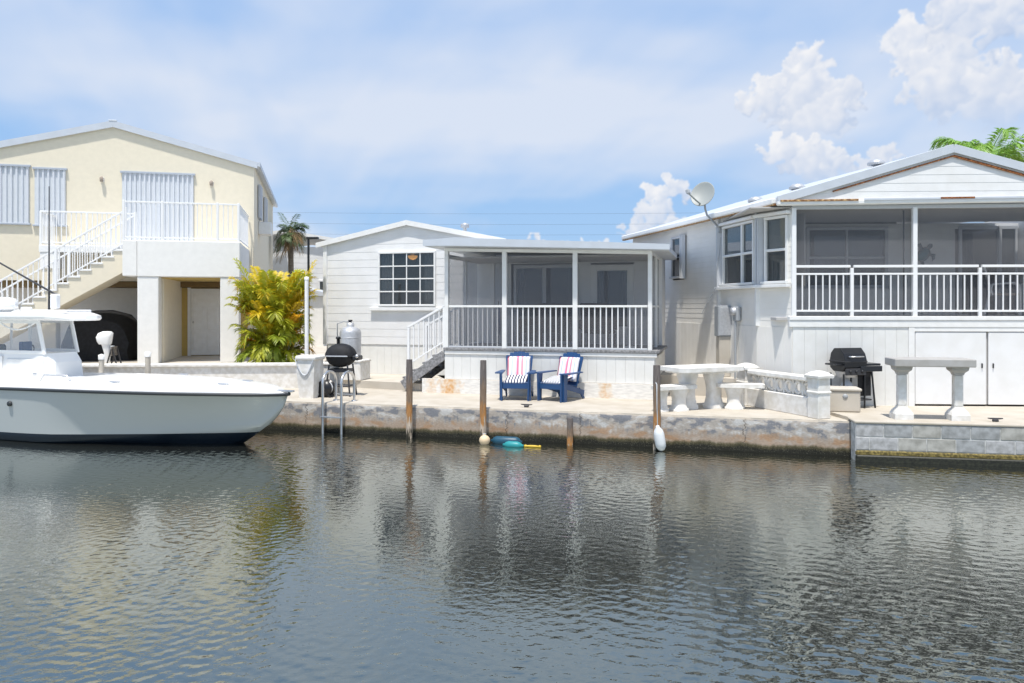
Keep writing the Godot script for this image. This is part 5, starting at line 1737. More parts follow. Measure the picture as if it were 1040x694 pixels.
func balustrade():
	var a = V(4.50, 0, -14.72)
	var e = V(5.17, 0, -12.93)
	var t = thing("balustrade", "white precast balustrade with pierced panel and square end posts on the dock", "balustrade", a, rad_to_deg(atan2(-(e - a).z, (e - a).x)))
	var L = a.distance_to(e)
	for x in [0.0, L]:
		span(t, "post", "concrete_white", V(x - 0.13, 0, -0.13), V(x + 0.13, 0.68, 0.13), 0.012)
		span(t, "post_band", "concrete_white", V(x - 0.145, 0.42, -0.145), V(x + 0.145, 0.46, 0.145), 0.012)
		loft(t, "post_cap", "concrete_white", [sq(x, 0.165, 0.68), sq(x, 0.17, 0.72), sq(x, 0.10, 0.775), sq(x, 0.03, 0.80)], false)
	span(t, "base_wall", "concrete_white", V(0.13, 0, -0.09), V(L - 0.13, 0.34, 0.09), 0.012)
	span(t, "top_rail", "concrete_white", V(0.13, 0.60, -0.11), V(L - 0.13, 0.69, 0.11), 0.02)
	# pierced block between base and rail: rings in square cells
	var n = 7
	for i in n:
		var x = lerpf(0.13, L - 0.13, (i + 0.5) / n)
		var w = (L - 0.26) / n
		var st = begin(true)
		var q = []
		for k in 17:
			q.append(V(x + cos(TAU * k / 16) * w * 0.36, 0.47 + sin(TAU * k / 16) * 0.10, 0))
		tube_into(st, q, 0.032, 8, false)
		add(t, "pierced_ring", done(st), "concrete_white")
		span(t, "pierced_web", "concrete_white", V(x - w / 2 - 0.02, 0.341, -0.03), V(x - w / 2 + 0.02, 0.599, 0.03), 0.006)
	var b = thing("concrete_planter", "plain cream concrete box at the balustrade's right end", "planter box", V(5.76, 0.06, -13.42), -12.0)
	span(b, "box_body", "dock_pale", V(-0.28, 0, -0.2), V(0.27, 0.36, 0.2), 0.02)
	span(b, "box_rim", "dock_pale", V(-0.30, 0.361, -0.22), V(0.29, 0.41, 0.22), 0.015)
	lathe(b, "vent", "grey_plastic", V(0.02, 0.27, 0.2), [Vector2(0.045, 0), Vector2(0.04, 0.012), Vector2(0, 0.012)], 14, V(90, 0, 0))

func sq(x, r, y) -> Array:
	return [V(x - r, y, -r), V(x + r, y, -r), V(x + r, y, r), V(x - r, y, r)]

func fish_table():
	var t = thing("fish_cleaning_table", "grey concrete slab table on two column legs at the right dock edge", "table", V(6.72, 0.062, -12.36), -9.0)
	span(t, "table_top", "concrete_grey", V(-0.60, 0.86, -0.26), V(0.60, 0.985, 0.26), 0.012)
	for x in [-0.42, 0.42]:
		var lg = empty_part(t, "leg", V(x, 0, 0))
		loft(lg, "base", "concrete_white", [sqr(0.14, 0.0), sqr(0.14, 0.09), sqr(0.115, 0.14), sqr(0.075, 0.19), sqr(0.068, 0.22)], false)
		span(lg, "shaft", "concrete_white", V(-0.066, 0.221, -0.066), V(0.066, 0.72, 0.066), 0.012)
		loft(lg, "capital", "concrete_grey", [sqr(0.068, 0.721), sqr(0.08, 0.76), sqr(0.12, 0.80), sqr(0.13, 0.858)], false)

func sqr(r, y) -> Array:
	return [V(-r, y, -r), V(r, y, -r), V(r, y, r), V(-r, y, r)]

func gas_grill():
	var t = thing("gas_grill", "black gas grill with side shelf against the white skirting", "grill", V(6.06, 0.058, -13.85), 14.0)
	t.scale = V(0.86, 1.0, 0.9)
	var loops = []
	for x in [-0.26, -0.255, 0.255, 0.26]:
		var k = 0.94 if absf(x) > 0.2555 else 1.0
		var q = []
		for p in [[-0.22, 0.72], [-0.24, 0.84], [-0.20, 0.98], [-0.10, 1.07], [0.08, 1.08], [0.20, 0.98], [0.25, 0.86], [0.24, 0.74], [0.14, 0.66], [-0.12, 0.66]]:
			q.append(V(x, 0.86 + (p[1] - 0.86) * k, p[0] * k))
		loops.append(q)
	loft(t, "lid", "black", loops, false)
	span(t, "lid_band", "dark_metal", V(-0.27, 0.83, -0.245), V(0.27, 0.85, 0.258), 0.004)
	tube(t, "lid_handle", "steel", [V(-0.16, 0.93, 0.24), V(-0.15, 0.93, 0.29), V(0.15, 0.93, 0.29), V(0.16, 0.93, 0.24)], 0.012, 8)
	loft(t, "firebox", "galvanised", [rect_loop(-0.2, 0.2, 0.55, 0.14), rect_loop(-0.25, 0.25, 0.66, 0.20)], true)
	span(t, "control_panel", "dark_metal", V(-0.24, 0.60, 0.21), V(0.24, 0.72, 0.255), 0.008)
	for x in [-0.14, 0.0, 0.14]:
		lathe(t, "knob", "black", V(x, 0.66, 0.256), [Vector2(0.03, 0), Vector2(0.025, 0.025), Vector2(0, 0.025)], 12, V(90, 0, 0))
	span(t, "side_shelf", "black", V(0.27, 0.76, -0.2), V(0.62, 0.80, 0.22), 0.008)
	span(t, "shelf_front", "black", V(0.10, 0.66, 0.24), V(0.62, 0.759, 0.265), 0.006)
	span(t, "side_shelf", "black", V(-0.42, 0.77, -0.18), V(-0.27, 0.80, 0.18), 0.008)
	for q in [[-0.26, 0.2], [-0.26, -0.2], [0.24, 0.2], [0.24, -0.2]]:
		bar(t, "leg", "black", V(q[0], 0.62, q[1]), V(q[0], 0.0, q[1]), 0.03, 0.03)
	bar(t, "leg", "black", V(0.40, 0.75, 0.2), V(0.50, 0.0, 0.2), 0.03, 0.03)
	span(t, "cabinet_panel", "black_matte", V(0.10, 0.22, 0.16), V(0.42, 0.655, 0.175))
	span(t, "bottom_shelf", "dark_metal", V(-0.26, 0.14, -0.2), V(0.42, 0.165, 0.2))
	lathe(t, "wheel", "black", V(-0.29, 0.09, 0.2), [Vector2(0, -0.02), Vector2(0.08, -0.02), Vector2(0.09, 0), Vector2(0.08, 0.02), Vector2(0, 0.02)], 16, V(0, 0, 90))
	lathe(t, "gas_bottle", "trim_grey", V(-0.02, 0.166, 0), [Vector2(0.10, 0), Vector2(0.12, 0.05), Vector2(0.12, 0.24), Vector2(0.08, 0.30), Vector2(0.03, 0.32), Vector2(0.03, 0.36), Vector2(0, 0.36)], 16)

func barrel_grill():
	var t = thing("charcoal_grill", "black barrel charcoal grill with domed lid behind the swim ladder", "grill", V(-3.62, 0.0, -16.25), -8.0)
	var mk = func(y0, y1, rx, rz, up):
		var loops = []
		for i in 7:
			var a = i / 6.0 * PI / 2 * 0.96
			var y = lerpf(y0, y1, sin(a))
			loops.append(rect_ring(rx * cos(a) + 0.02, rz * cos(a) + 0.02, y))
		return loops
	loft(t, "lid", "black_matte", mk.call(0.83, 1.10, 0.31, 0.24, true))
	loft(t, "bowl", "black_matte", mk.call(0.82, 0.60, 0.29, 0.22, false))
	span(t, "lid_handle", "steel", V(-0.24, 0.83, 0.25), V(0.24, 0.855, 0.275))
	lathe(t, "chimney", "black", V(-0.06, 1.09, 0), [Vector2(0.035, -0.02), Vector2(0.035, 0.10), Vector2(0.055, 0.11), Vector2(0.05, 0.15), Vector2(0, 0.155)], 12)
	box(t, "side_shelf", "black", V(0.36, 0.80, 0.0), V(0.14, 0.10, 0.3), 0.02)
	lathe(t, "thermometer", "steel", V(0.40, 0.84, 0.16), [Vector2(0.04, 0), Vector2(0.04, 0.015), Vector2(0, 0.02)], 14, V(90, 0, 0))
	span(t, "ash_tray", "dark_metal", V(-0.22, 0.50, -0.16), V(0.22, 0.57, 0.16))
	for q in [[-0.2, 0.16], [0.2, 0.16], [-0.2, -0.16], [0.2, -0.16]]:
		bar(t, "leg", "dark_metal", V(q[0], 0.66, q[1]), V(q[0] * 1.35, 0.0, q[1] * 1.3), 0.03, 0.03)
	span(t, "lower_rack", "dark_metal", V(-0.24, 0.20, -0.18), V(0.24, 0.225, 0.18))
	lathe(t, "wheel", "black", V(-0.30, 0.10, 0.2), [Vector2(0, -0.02), Vector2(0.09, -0.02), Vector2(0.1, 0), Vector2(0.09, 0.02), Vector2(0, 0.02)], 16, V(0, 0, 90))
	lathe(t, "wheel", "rust", V(-0.30, 0.10, -0.2), [Vector2(0, -0.02), Vector2(0.09, -0.02), Vector2(0.1, 0), Vector2(0.09, 0.02), Vector2(0, 0.02)], 16, V(0, 0, 90))

func rect_ring(rx, rz, y) -> Array:
	var q = []
	for i in 20:
		var a = TAU * i / 20
		var c = cos(a)
		var s = sin(a)
		q.append(V(rx * signf(c) * pow(absf(c), 0.75), y, rz * signf(s) * pow(absf(s), 0.75)))
	return q

func gas_tank():
	var b = thing("tank_plinth", "white block plinth under the silver gas cylinder", "plinth", V(-3.72, 0.17, -18.05), -15.0)
	span(b, "block", "concrete_white", V(-0.26, 0, -0.26), V(0.30, 0.42, 0.26), 0.015)
	span(b, "cap", "concrete_white", V(-0.28, 0.421, -0.28), V(0.32, 0.47, 0.28), 0.012)
	var t = thing("gas_cylinder", "tall silver gas cylinder standing by the middle home's siding", "gas cylinder", V(-3.80, 0.641, -18.05))
	lathe(t, "tank", "galvanised", Vector3.ZERO, [Vector2(0, 0.0), Vector2(0.24, 0.0), Vector2(0.25, 0.03), Vector2(0.25, 0.62), Vector2(0.235, 0.68), Vector2(0.18, 0.74), Vector2(0.08, 0.775), Vector2(0, 0.78)], 28)
	for y in [0.14, 0.50]:
		lathe(t, "weld_band", "galvanised", V(0, y, 0), [Vector2(0.25, 0), Vector2(0.254, 0.006), Vector2(0.254, 0.018), Vector2(0.25, 0.024)], 28)
	lathe(t, "collar", "galvanised", V(0, 0.755, 0), [Vector2(0.09, 0), Vector2(0.09, 0.11), Vector2(0.08, 0.11), Vector2(0.08, 0.0)], 18)
	lathe(t, "valve", "dark_metal", V(0, 0.77, 0), [Vector2(0.03, 0), Vector2(0.03, 0.12), Vector2(0.05, 0.13), Vector2(0.05, 0.16), Vector2(0, 0.16)], 12)
	tube(t, "hose", "grey_plastic", [V(-0.03, 0.88, 0.0), V(-0.15, 0.89, 0.02), V(-0.30, 0.84, 0.02), V(-0.33, 0.6, -0.1), V(-0.33, 0.2, -0.3)], 0.014, 8)

func corner_pillar():
	var t = thing("dock_pillar", "rough white concrete pillar with a hose draped on it near the ladder", "pillar", V(-4.18, 0, -15.9), -15.0)
	loft(t, "shaft", "concrete_white", [sqr(0.16, 0.0), sqr(0.175, 0.25), sqr(0.20, 0.55), sqr(0.19, 0.78)], false)
	span(t, "cap", "concrete_white", V(-0.23, 0.781, -0.23), V(0.23, 0.87, 0.23), 0.03)
	var q = []
	for k in 13:
		var a = PI * k / 12.0
		q.append(V(-0.22 + 0.42 * k / 12.0, 0.80 - 0.33 * sin(a), 0.225 - 0.02 * sin(a)))
	tube(t, "hose", "trim_grey", q, 0.014, 8)
	var w = thing("dock_stub_wall", "rough low white wall stub between the pillar and the charcoal grill", "wall", V(-4.08, 0, -16.6), -15.0)
	span(w, "wall_body", "concrete_white", V(-0.2, 0, -0.12), V(0.42, 0.62, 0.1), 0.03)
	span(w, "wall_cap", "concrete_white", V(-0.22, 0.621, -0.15), V(0.44, 0.68, 0.13), 0.02)
	var h = thing("hose_reel", "small dark hose reel on the dock beside the white pillar", "hose reel", V(-3.86, 0, -15.95), -15.0)
	lathe(h, "drum", "black", V(0, 0.19, -0.09), [Vector2(0, 0), Vector2(0.17, 0), Vector2(0.17, 0.02), Vector2(0.09, 0.02), Vector2(0.09, 0.16), Vector2(0.17, 0.16), Vector2(0.17, 0.18), Vector2(0, 0.18)], 20, V(90, 0, 0))
	var st = begin(true)
	for k in 4:
		var qq = []
		for i in 17:
			qq.append(V(cos(TAU * i / 16) * 0.115, 0.19 + sin(TAU * i / 16) * 0.115, -0.05 + k * 0.034))
		tube_into(st, qq, 0.016, 8, false)
	add(h, "wound_hose", done(st), "trim_grey")
	for s in [-1, 1]:
		bar(h, "foot", "black", V(s * 0.14, 0.0, 0.0), V(0, 0.19, 0.0), 0.2, 0.025)

# ------------------------------------------------------------------ boat
func build_boat():
	var t = thing("motor_boat", "grey-hulled centre console motor boat with white deck and hardtop moored at left", "boat", V(-3.95, WATER, -13.55), -18.0)
	var L = 9.6
	var n = 28
	var half = func(u): return 1.28 * pow(1.0 - pow(1.0 - minf(u / 4.8, 1.0), 2.3), 0.72)
	var sheer = func(u): return 0.92 + 0.05 * sin(clampf(u / 8.0, 0.0, 1.0) * PI) - 0.015 * clampf(1.0 - u, 0, 1)
	# stations from the bow (u = 0) aft; rows from sheer down to keel
	var secs = []
	for i in n + 1:
		var u = L * pow(float(i) / n, 1.35)
		var b = half.call(u)
		var hs = sheer.call(u)
		var yk = lerpf(hs, -0.45, smoothstep(0.0, 1.0, clampf(u / 1.7, 0, 1)) if u < 1.7 else 1.0)
		yk = hs - (hs + 0.45) * clampf(pow(u / 1.75, 0.62), 0.0, 1.0)
		var cb = b * lerpf(0.28, 0.90, clampf(u / 4.2, 0, 1))
		var yc = maxf(yk + 0.02, lerpf(0.36, 0.02, clampf(u / 4.5, 0, 1)))
		var row = []
		for k in 9:
			var f = k / 8.0
			var y = lerpf(hs, yc, f)
			var flare = lerpf(2.2, 1.0, clampf(u / 5.0, 0, 1))
			var x = cb + (b - cb) * pow(1.0 - f, flare)
			row.append([x, y])
		for k in 3:
			var f = (k + 1) / 3.0
			row.append([cb * (1.0 - f), lerpf(yc, yk, f)])
		secs.append([-u, row])
	var tops = begin(true)
	var bots = begin(true)
	var bh = func(u): return 0.16 + 0.07 * clampf(1.0 - u / 5.0, 0, 1)
	for i in n:
		for s in [-1.0, 1.0]:
			for k in 11:
				var q = []
				for c in [[0, 0], [1, 0], [1, 1], [0, 1]]:
					var sc = secs[i + c[0]]
					var r = sc[1][k + c[1]]
					q.append(V(sc[0], r[1], s * r[0]))
				var out = V(0.1, -0.3, s)
				# split the skin at the boot line
				var y0 = bh.call(-secs[i][0])
				var y1 = bh.call(-secs[i + 1][0])
				var hi = clip(q, y0, y1, secs[i][0], secs[i + 1][0], true)
				var lo = clip(q, y0, y1, secs[i][0], secs[i + 1][0], false)
				if hi.size() >= 3:
					face(tops, hi, out)
				if lo.size() >= 3:
					face(bots, lo, out)
	add(t, "hull", done(tops), "hull")
	add(t, "bottom", done(bots), "bottom_paint")
	# transom
	var tr = []
	for r in secs[n][1]:
		tr.append(Vector2(r[0], r[1]))
	for k in range(secs[n][1].size() - 2, -1, -1):
		tr.append(Vector2(-secs[n][1][k][0], secs[n][1][k][1]))
	plate(t, "transom", "hull", tr, 0.0, 0.03, Transform3D(Basis(V(0, 0, 1), V(0, 1, 0), V(-1, 0, 0)), V(-L, 0, 0)))
	# rub rail, gunwale and crowned foredeck
	for s in [-1.0, 1.0]:
		var q = []
		var w = []
		for i in n + 1:
			var u = -secs[i][0]
			q.append(V(-u + 0.012, sheer.call(u) + 0.005, s * (half.call(u) + 0.012)))
			w.append(V(-u - 0.03, sheer.call(u) + 0.075, s * maxf(half.call(u) - 0.06, 0.0)))
		tube(t, "rub_rail", "rub_rail", q, 0.028, 8)
	var dk = begin(true)
	for i in n:
		for k in 8:
			var q = []
			for c in [[0, 0], [1, 0], [1, 1], [0, 1]]:
				var u = -secs[i + c[0]][0]
				var b = half.call(u)
				var v = ((k + c[1]) / 4.0 - 1.0)
				var crown = 0.045 + 0.06 * smoothstep(0.0, 0.10, 1.0 - absf(v)) + 0.05 * (1.0 - v * v) * smoothstep(0.2, 1.6, u) * smoothstep(6.5, 3.0, u)
				q.append(V(-u, sheer.call(u) + crown * clampf(u * 2.0 + 0.2, 0, 1), v * b))
			face(dk, q, Vector3.UP)
	add(t, "deck", done(dk), "gelcoat")
	for s in [-1.0, 1.0]:
		var gl = begin(true)
		for i in n:
			var q = []
			for c in [[0, 0], [1, 0], [1, 1], [0, 1]]:
				var u = -secs[i + c[0]][0]
				var cr = 0.045 * clampf(u * 2.0 + 0.2, 0, 1)
				q.append(V(-u, sheer.call(u) + (cr if c[1] else 0.0), s * half.call(u)))
			face(gl, q, V(0.1, 0.1, s))
		add(t, "gunwale_edge", done(gl), "gelcoat")
	for q in [[-1.1, 0.34], [-3.0, 0.86]]:
		for s in [-1, 1]:
			var c = empty_part(t, "cleat", V(q[0], sheer.call(-q[0]) + 0.10, s * q[1]))
			tube(c, "horn", "steel", [V(-0.11, 0.05, 0), V(0.11, 0.05, 0)], 0.012, 8)
			box(c, "foot", "steel", V(0, 0.015, 0), V(0.09, 0.06, 0.035), 0.01)
	var U = empty_part(t, "superstructure", V(-0.40, -0.10, 0))
	U.scale = V(1.0, 0.985, 0.66)
	# console and cabin front
	loft(U, "console", "gelcoat", [rc(-6.05, -4.55, 0.95, 0.62), rc(-6.05, -4.62, 1.50, 0.60), rc(-6.02, -4.72, 1.68, 0.56)], false)
	span(U, "console_door", "trim", V(-5.75, 1.02, 0.60), V(-4.80, 1.56, 0.625), 0.02)
	box(U, "door_latch", "steel", V(-5.0, 1.28, 0.635), V(0.10, 0.03, 0.02))
	span(U, "console_trim", "gelcoat", V(-5.95, 1.0, 0.60), V(-5.85, 1.62, 0.64), 0.02)
	# seat box and coaming aft
	loft(U, "leaning_post", "gelcoat", [rc(-8.2, -6.25, 0.9, 0.8), rc(-8.2, -6.2, 1.55, 0.78), rc(-8.15, -6.25, 1.64, 0.72)], false)
	box(U, "seat_back", "gelcoat", V(-7.1, 1.86, -0.2), V(0.9, 0.35, 0.12), 0.04)
	box(U, "helm_seat", "fabric_dark", V(-6.55, 1.74, 0.1), V(0.4, 0.16, 0.5), 0.04)
	box(U, "helm_display", "navy", V(-5.62, 1.79, 0.15), V(0.10, 0.20, 0.34), 0.015, V(0, 90, 0) if false else Vector3.ZERO)
	lathe(U, "steering_wheel", "dark_metal", V(-5.75, 1.66, -0.1), [Vector2(0.17, -0.015), Vector2(0.19, 0.0), Vector2(0.17, 0.015), Vector2(0.155, 0.0), Vector2(0.17, -0.015)], 20, V(0, 0, 60))
	# clear enclosure
	var fr = [[V(-4.80, 1.66, 0.57), V(-4.98, 2.36, 0.57)], [V(-6.05, 1.66, 0.57), V(-6.08, 2.36, 0.57)], [V(-4.80, 1.66, -0.57), V(-4.98, 2.36, -0.57)], [V(-6.05, 1.66, -0.57), V(-6.08, 2.36, -0.57)]]
	for f in fr:
		bar(U, "enclosure_post", "gelcoat", f[0], f[1], 0.06, 0.07)
	for s in [-1.0, 1.0]:
		bar(U, "enclosure_rail", "gelcoat", V(-4.82, 1.70, s * 0.57), V(-6.05, 1.70, s * 0.57), 0.05, 0.06)
		bar(U, "enclosure_rail", "gelcoat", V(-4.98, 2.30, s * 0.57), V(-6.08, 2.30, s * 0.57), 0.05, 0.07)
		var st = begin()
		face(st, [V(-4.84, 1.72, s * 0.565), V(-6.02, 1.72, s * 0.565), V(-6.05, 2.28, s * 0.565), V(-4.98, 2.28, s * 0.565)], V(0, 0, s))
		add(U, "clear_panel", done(st), "clear_vinyl")
	var stf = begin()
	face(stf, [V(-4.82, 1.70, 0.55), V(-4.82, 1.70, -0.55), V(-4.99, 2.32, -0.55), V(-4.99, 2.32, 0.55)], V(1, 0, 0))
	add(U, "windscreen", done(stf), "clear_vinyl")
	var q2 = []
	for k in 9:
		q2.append(V(lerpf(-5.0, -6.0, k / 8.0), 2.30 - 0.16 * sin(PI * k / 8.0), 0.575))
	tube(U, "enclosure_zip", "gelcoat", q2, 0.018, 6)
	for x in [-6.9, -7.7]:
		for s in [-1, 1]:
			tube(U, "top_leg", "gelcoat", [V(x, 0.95, s * 0.9), V(x + 0.1, 2.38, s * 0.85)], 0.03, 8)
	# hardtop with pointed nose
	var hl = []
	for q in [[2.36, 0.0], [2.40, 0.05], [2.46, 0.03], [2.49, -0.10]]:
		var l = []
		for p in [[-9.0, 0.95], [-7.0, 1.1], [-5.4, 1.08], [-4.6, 0.86], [-4.22, 0.55], [-4.08, 0.2], [-4.08, -0.2], [-4.22, -0.55], [-4.6, -0.86], [-5.4, -1.08], [-7.0, -1.1], [-9.0, -0.95]]:
			l.append(V(p[0] + q[1] * (1.0 if p[0] > -5 else 0.3), q[0] - (0.04 if p[0] > -4.5 else 0.0), p[1] * (1.0 + q[1] * 0.3)))
		hl.append(l)
	loft(U, "hardtop", "gelcoat", hl, false)
	lathe(U, "radar_dome", "gelcoat", V(-6.25, 2.49, 0.1), [Vector2(0.16, 0), Vector2(0.2, 0.03), Vector2(0.31, 0.08), Vector2(0.32, 0.13), Vector2(0.31, 0.22), Vector2(0.26, 0.27), Vector2(0.12, 0.30), Vector2(0, 0.305)], 24)
	lathe(U, "satellite_dome", "gelcoat", V(-7.1, 2.49, 0.2), [Vector2(0.12, 0), Vector2(0.2, 0.04), Vector2(0.22, 0.14), Vector2(0.20, 0.26), Vector2(0.12, 0.33), Vector2(0, 0.35)], 20)
	box(U, "spreader_light", "gelcoat", V(-5.55, 2.54, 0.2), V(0.22, 0.10, 0.16), 0.03)
	box(U, "life_raft_box", "gelcoat", V(-4.85, 2.51, 0.0), V(1.0, 0.05, 0.9), 0.02)
	tube(t, "antenna", "dark_metal", [V(-5.52, 2.4, 0.0), V(-5.52, 2.95, 0.0), V(-5.52, 4.85, 0.0)], [0.022, 0.016, 0.008], 8)
	tube(t, "outrigger", "dark_metal", [V(-5.35, 2.70, 0.0), V(-6.8, 3.36, 0.05), V(-9.2, 4.40, 0.15)], [0.022, 0.018, 0.010], 8)
	box(t, "outrigger_base", "gelcoat", V(-5.36, 2.56, 0.0), V(0.16, 0.30, 0.14), 0.03)
	for q in [[-2.1, 0.0, 0.5, 0.42], [-3.4, 0.0, 0.7, 0.6]]:
		box(t, "deck_hatch", "trim", V(q[0], sheer.call(-q[0]) + 0.105 + 0.05 * smoothstep(0.2, 1.6, -q[0]) * smoothstep(6.5, 3.0, -q[0]), 0), V(q[2], 0.03, q[3]), 0.012)
	box(t, "anchor_roller", "steel", V(-0.06, sheer.call(0.1) + 0.06, 0), V(0.34, 0.03, 0.09), 0.01)
	for x in [-6.2, -6.6, -7.0]:
		tube(t, "rod_holder", "steel", [V(x, 2.38, 0.70), V(x - 0.10, 2.62, 0.72)], 0.024, 8)
	for x in [-5.0, -6.4]:
		lathe(t, "hull_vent", "rub_rail", V(x, 0.70, half.call(-x) - 0.03), [Vector2(0.05, 0.0), Vector2(0.045, 0.03), Vector2(0, 0.032)], 14, V(90, 0, 0))
	tube(t, "bow_rail", "steel", [V(-4.7, 1.08, 0.9), V(-4.6, 1.2, 0.9), V(-4.1, 1.2, 0.86), V(-4.0, 1.06, 0.85)], 0.014, 8)

func rc(x0, x1, y, hz) -> Array:
	return [V(x0, y, -hz), V(x1 - 0.12, y, -hz), V(x1, y, -hz + 0.14), V(x1, y, hz - 0.14), V(x1 - 0.12, y, hz), V(x0, y, hz)]

func clip(q: Array, y0, y1, x0, x1, above: bool) -> Array:
	var r = []
	var d = []
	for p in q:
		var t = 0.0 if absf(x1 - x0) < 1e-6 else (p.x - x0) / (x1 - x0)
		d.append((p.y - lerpf(y0, y1, t)) * (1.0 if above else -1.0))
	for i in q.size():
		var j = (i + 1) % q.size()
		if d[i] >= 0:
			r.append(q[i])
		if (d[i] > 0 and d[j] < 0) or (d[i] < 0 and d[j] > 0):
			r.append(q[i].lerp(q[j], d[i] / (d[i] - d[j])))
	var o = []
	for p in r:
		if o.is_empty() or (o[-1].distance_to(p) > 1e-5 and o[0].distance_to(p) > 1e-5):
			o.append(p)
	return o

# ------------------------------------------------------------------ plants
# feather frond along +x: rises, arches over and droops
func m_frond(length: float, rise: float, droop: float, leaf: float, n: int, vee: float, sd: int, leafw := 0.055) -> ArrayMesh:
	var key = "frond%.2f,%.2f,%.2f,%.2f,%d,%.2f,%d,%.3f" % [length, rise, droop, leaf, n, vee, sd, leafw]
	if cache.has(key):
		return cache[key]
	var r = RandomNumberGenerator.new()
	r.seed = sd
	var P = func(t): return V(length * (t - 0.22 * droop * t * t * t), rise * length * t - droop * length * 0.62 * t * t * t, 0)
	var st = begin(false)
	for i in 6:
		var a = P.call(i / 6.0)
		var b = P.call((i + 1) / 6.0)
		var w = 0.014 * (1.0 - i / 7.0) * length
		face(st, [a + V(0, 0, -w), b + V(0, 0, -w * 0.85), b + V(0, 0, w * 0.85), a + V(0, 0, w)], Vector3.UP)
		face(st, [a + V(0, -w, 0), b + V(0, -w * 0.85, 0), b + V(0, w * 0.3, 0), a + V(0, w * 0.3, 0)], V(0, 0, 1))
	for i in n:
		var t = lerpf(0.20, 0.99, (i + 0.5) / n)
		var p = P.call(t)
		var d = (P.call(minf(t + 0.03, 1.0)) - P.call(t - 0.03)).normalized()
		var up = d.cross(V(0, 0, 1)).normalized() * -1.0
		if up.y < 0:
			up = -up
		for s in [-1.0, 1.0]:
			var l = leaf * (0.45 + 0.75 * sin(PI * clampf(t * 0.86 + 0.10, 0, 1))) * r.randf_range(0.82, 1.15)
			var fw = lerpf(0.45, 1.3, t) + r.randf_range(-0.15, 0.15)
			var dir = (d * fw + V(0, 0, s) * 1.0 + up * (vee + r.randf_range(-0.2, 0.2))).normalized()
			var tip = p + dir * l + V(0, -l * r.randf_range(0.25, 0.5), 0)
			var mid = p + dir * l * 0.5 + V(0, -l * 0.04, 0)
			var side = dir.cross(up).normalized() * l * leafw
			face(st, [p, mid + side, mid - side], Vector3.UP)
			face(st, [mid + side, tip, mid - side], Vector3.UP)
	cache[key] = done(st)
	return cache[key]

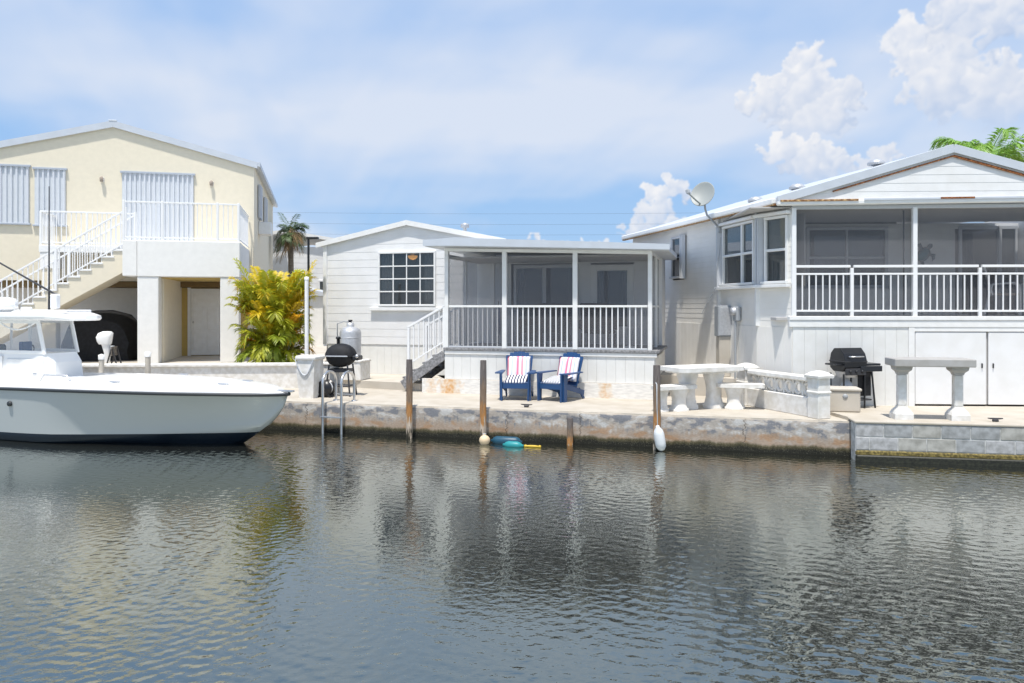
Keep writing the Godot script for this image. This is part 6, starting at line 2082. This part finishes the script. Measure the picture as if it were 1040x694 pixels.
func build_plants():
	var r = RandomNumberGenerator.new()
	r.seed = 14
	# yellow clumping palm between the cream house and the middle home
	var t = thing("areca_palm", "bushy yellow-green clumping palm between cream house and white home", "palm", V(-5.86, 0.42, -18.95))
	for k in 12:
		var a = r.randf() * TAU
		var d = r.randf_range(0.05, 0.28)
		var h = r.randf_range(0.6, 1.5)
		tube(t, "cane", "cane", [V(cos(a) * d, 0, sin(a) * d), V(cos(a) * d * 1.5, h * 0.5, sin(a) * d * 1.5), V(cos(a) * d * 2.1, h, sin(a) * d * 2.1)], [0.035, 0.028, 0.02], 8)
	for k in 200:
		var a = TAU * k * 0.381966 + r.randf_range(-0.3, 0.3)
		var lev = r.randf()
		var h = lerpf(0.10, 1.25, lev)
		var len = lerpf(0.75, 1.05, r.randf()) * lerpf(0.9, 0.95, lev)
		var rise = lerpf(0.55, 1.9, lev) + r.randf_range(-0.2, 0.25)
		var m = m_frond(1.0, snappedf(rise, 0.25), [0.75, 1.0, 1.25][k % 3], 0.30, 26, 0.35, k % 4, 0.085)
		var right = cos(a) > 0.0
		var pick = r.randf()
		var mt = "leaf_a"
		if lev > 0.62:
			mt = "leaf_b" if pick < (0.72 if right else 0.5) else "leaf_a"
		elif lev > 0.3:
			mt = "leaf_c" if pick < (0.30 if right else 0.10) else ("leaf_b" if pick < 0.62 else "leaf_a")
		else:
			mt = "leaf_c" if pick < 0.22 else ("leaf_d" if pick < 0.62 else "leaf_a")
		var d = r.randf_range(0.04, 0.34)
		var o = add(t, "frond", m, mt, Transform3D(Basis(Vector3.UP, a).scaled(Vector3.ONE * len), V(cos(a) * d, h, -sin(a) * d)))
	# far fan palm
	var f = thing("cabbage_palm", "small dark far palm with ragged crown above the distant home", "palm", V(-8.85, -0.03, -30.5))
	tube(f, "trunk", "palm_trunk", [V(0, 0, 0), V(0.08, 2.6, 0), V(0.05, 4.85, 0)], [0.14, 0.11, 0.10], 10)
	for k in 44:
		var a = TAU * k * 0.381966
		var rs = lerpf(-1.3, 1.4, r.randf())
		var m = m_frond(1.0, snappedf(rs, 0.3), 0.5, 0.42, 16, 0.1, k % 3)
		add(f, "frond", m, "leaf_dark" if rs > -0.7 else "dead_leaf", Transform3D(Basis(Vector3.UP, a).scaled(Vector3.ONE * r.randf_range(0.5, 0.75)), V(0.05, 4.9 + r.randf_range(-0.2, 0.2), 0)))
	# coconut palm behind the right-hand home
	var c = thing("coconut_palm", "bright green palm crown rising behind the right-hand roof", "palm", V(17.9, -0.03, -29.0))
	tube(c, "trunk", "palm_trunk", [V(0.6, 0, 0), V(0.25, 3.0, 0), V(0, 7.35, 0)], [0.22, 0.16, 0.13], 12)
	for k in 15:
		var a = TAU * k * 0.381966 + 0.4
		var rs = lerpf(0.4, 1.1, r.randf())
		var m = m_frond(1.0, snappedf(rs, 0.2), 1.1, 0.24, 40, 0.05, k % 4)
		add(c, "frond", m, "leaf_e", Transform3D(Basis(Vector3.UP, a).scaled(Vector3.ONE * r.randf_range(1.9, 2.6)), V(0, 7.35, 0)))
	# plants in the carport of the cream house
	for q in [[-16.4, -24.0, 1.7, "green shrub under the cream house at the picture's left edge"], [-13.3, -23.8, 1.4, "green shrub behind the outside stairs' lower flight"]]:
		var s = thing("garden_shrub", q[3], "shrub", V(q[0], 0.42, q[1]), 0, "shrubs under the cream house")
		tube(s, "stem", "palm_trunk", [V(0, 0, 0), V(0, q[2] * 0.6, 0)], 0.05, 8)
		for k in 26:
			var a = TAU * k * 0.381966
			var m = m_frond(1.0, [0.5, 1.0, 1.4][k % 3], 0.6, 0.3, 16, 0.2, k % 3)
			add(s, "frond", m, "leaf_e" if k % 2 else "leaf_d", Transform3D(Basis(Vector3.UP, a).scaled(Vector3.ONE * r.randf_range(0.5, 0.9)), V(0, q[2] * r.randf_range(0.25, 0.75), 0)))
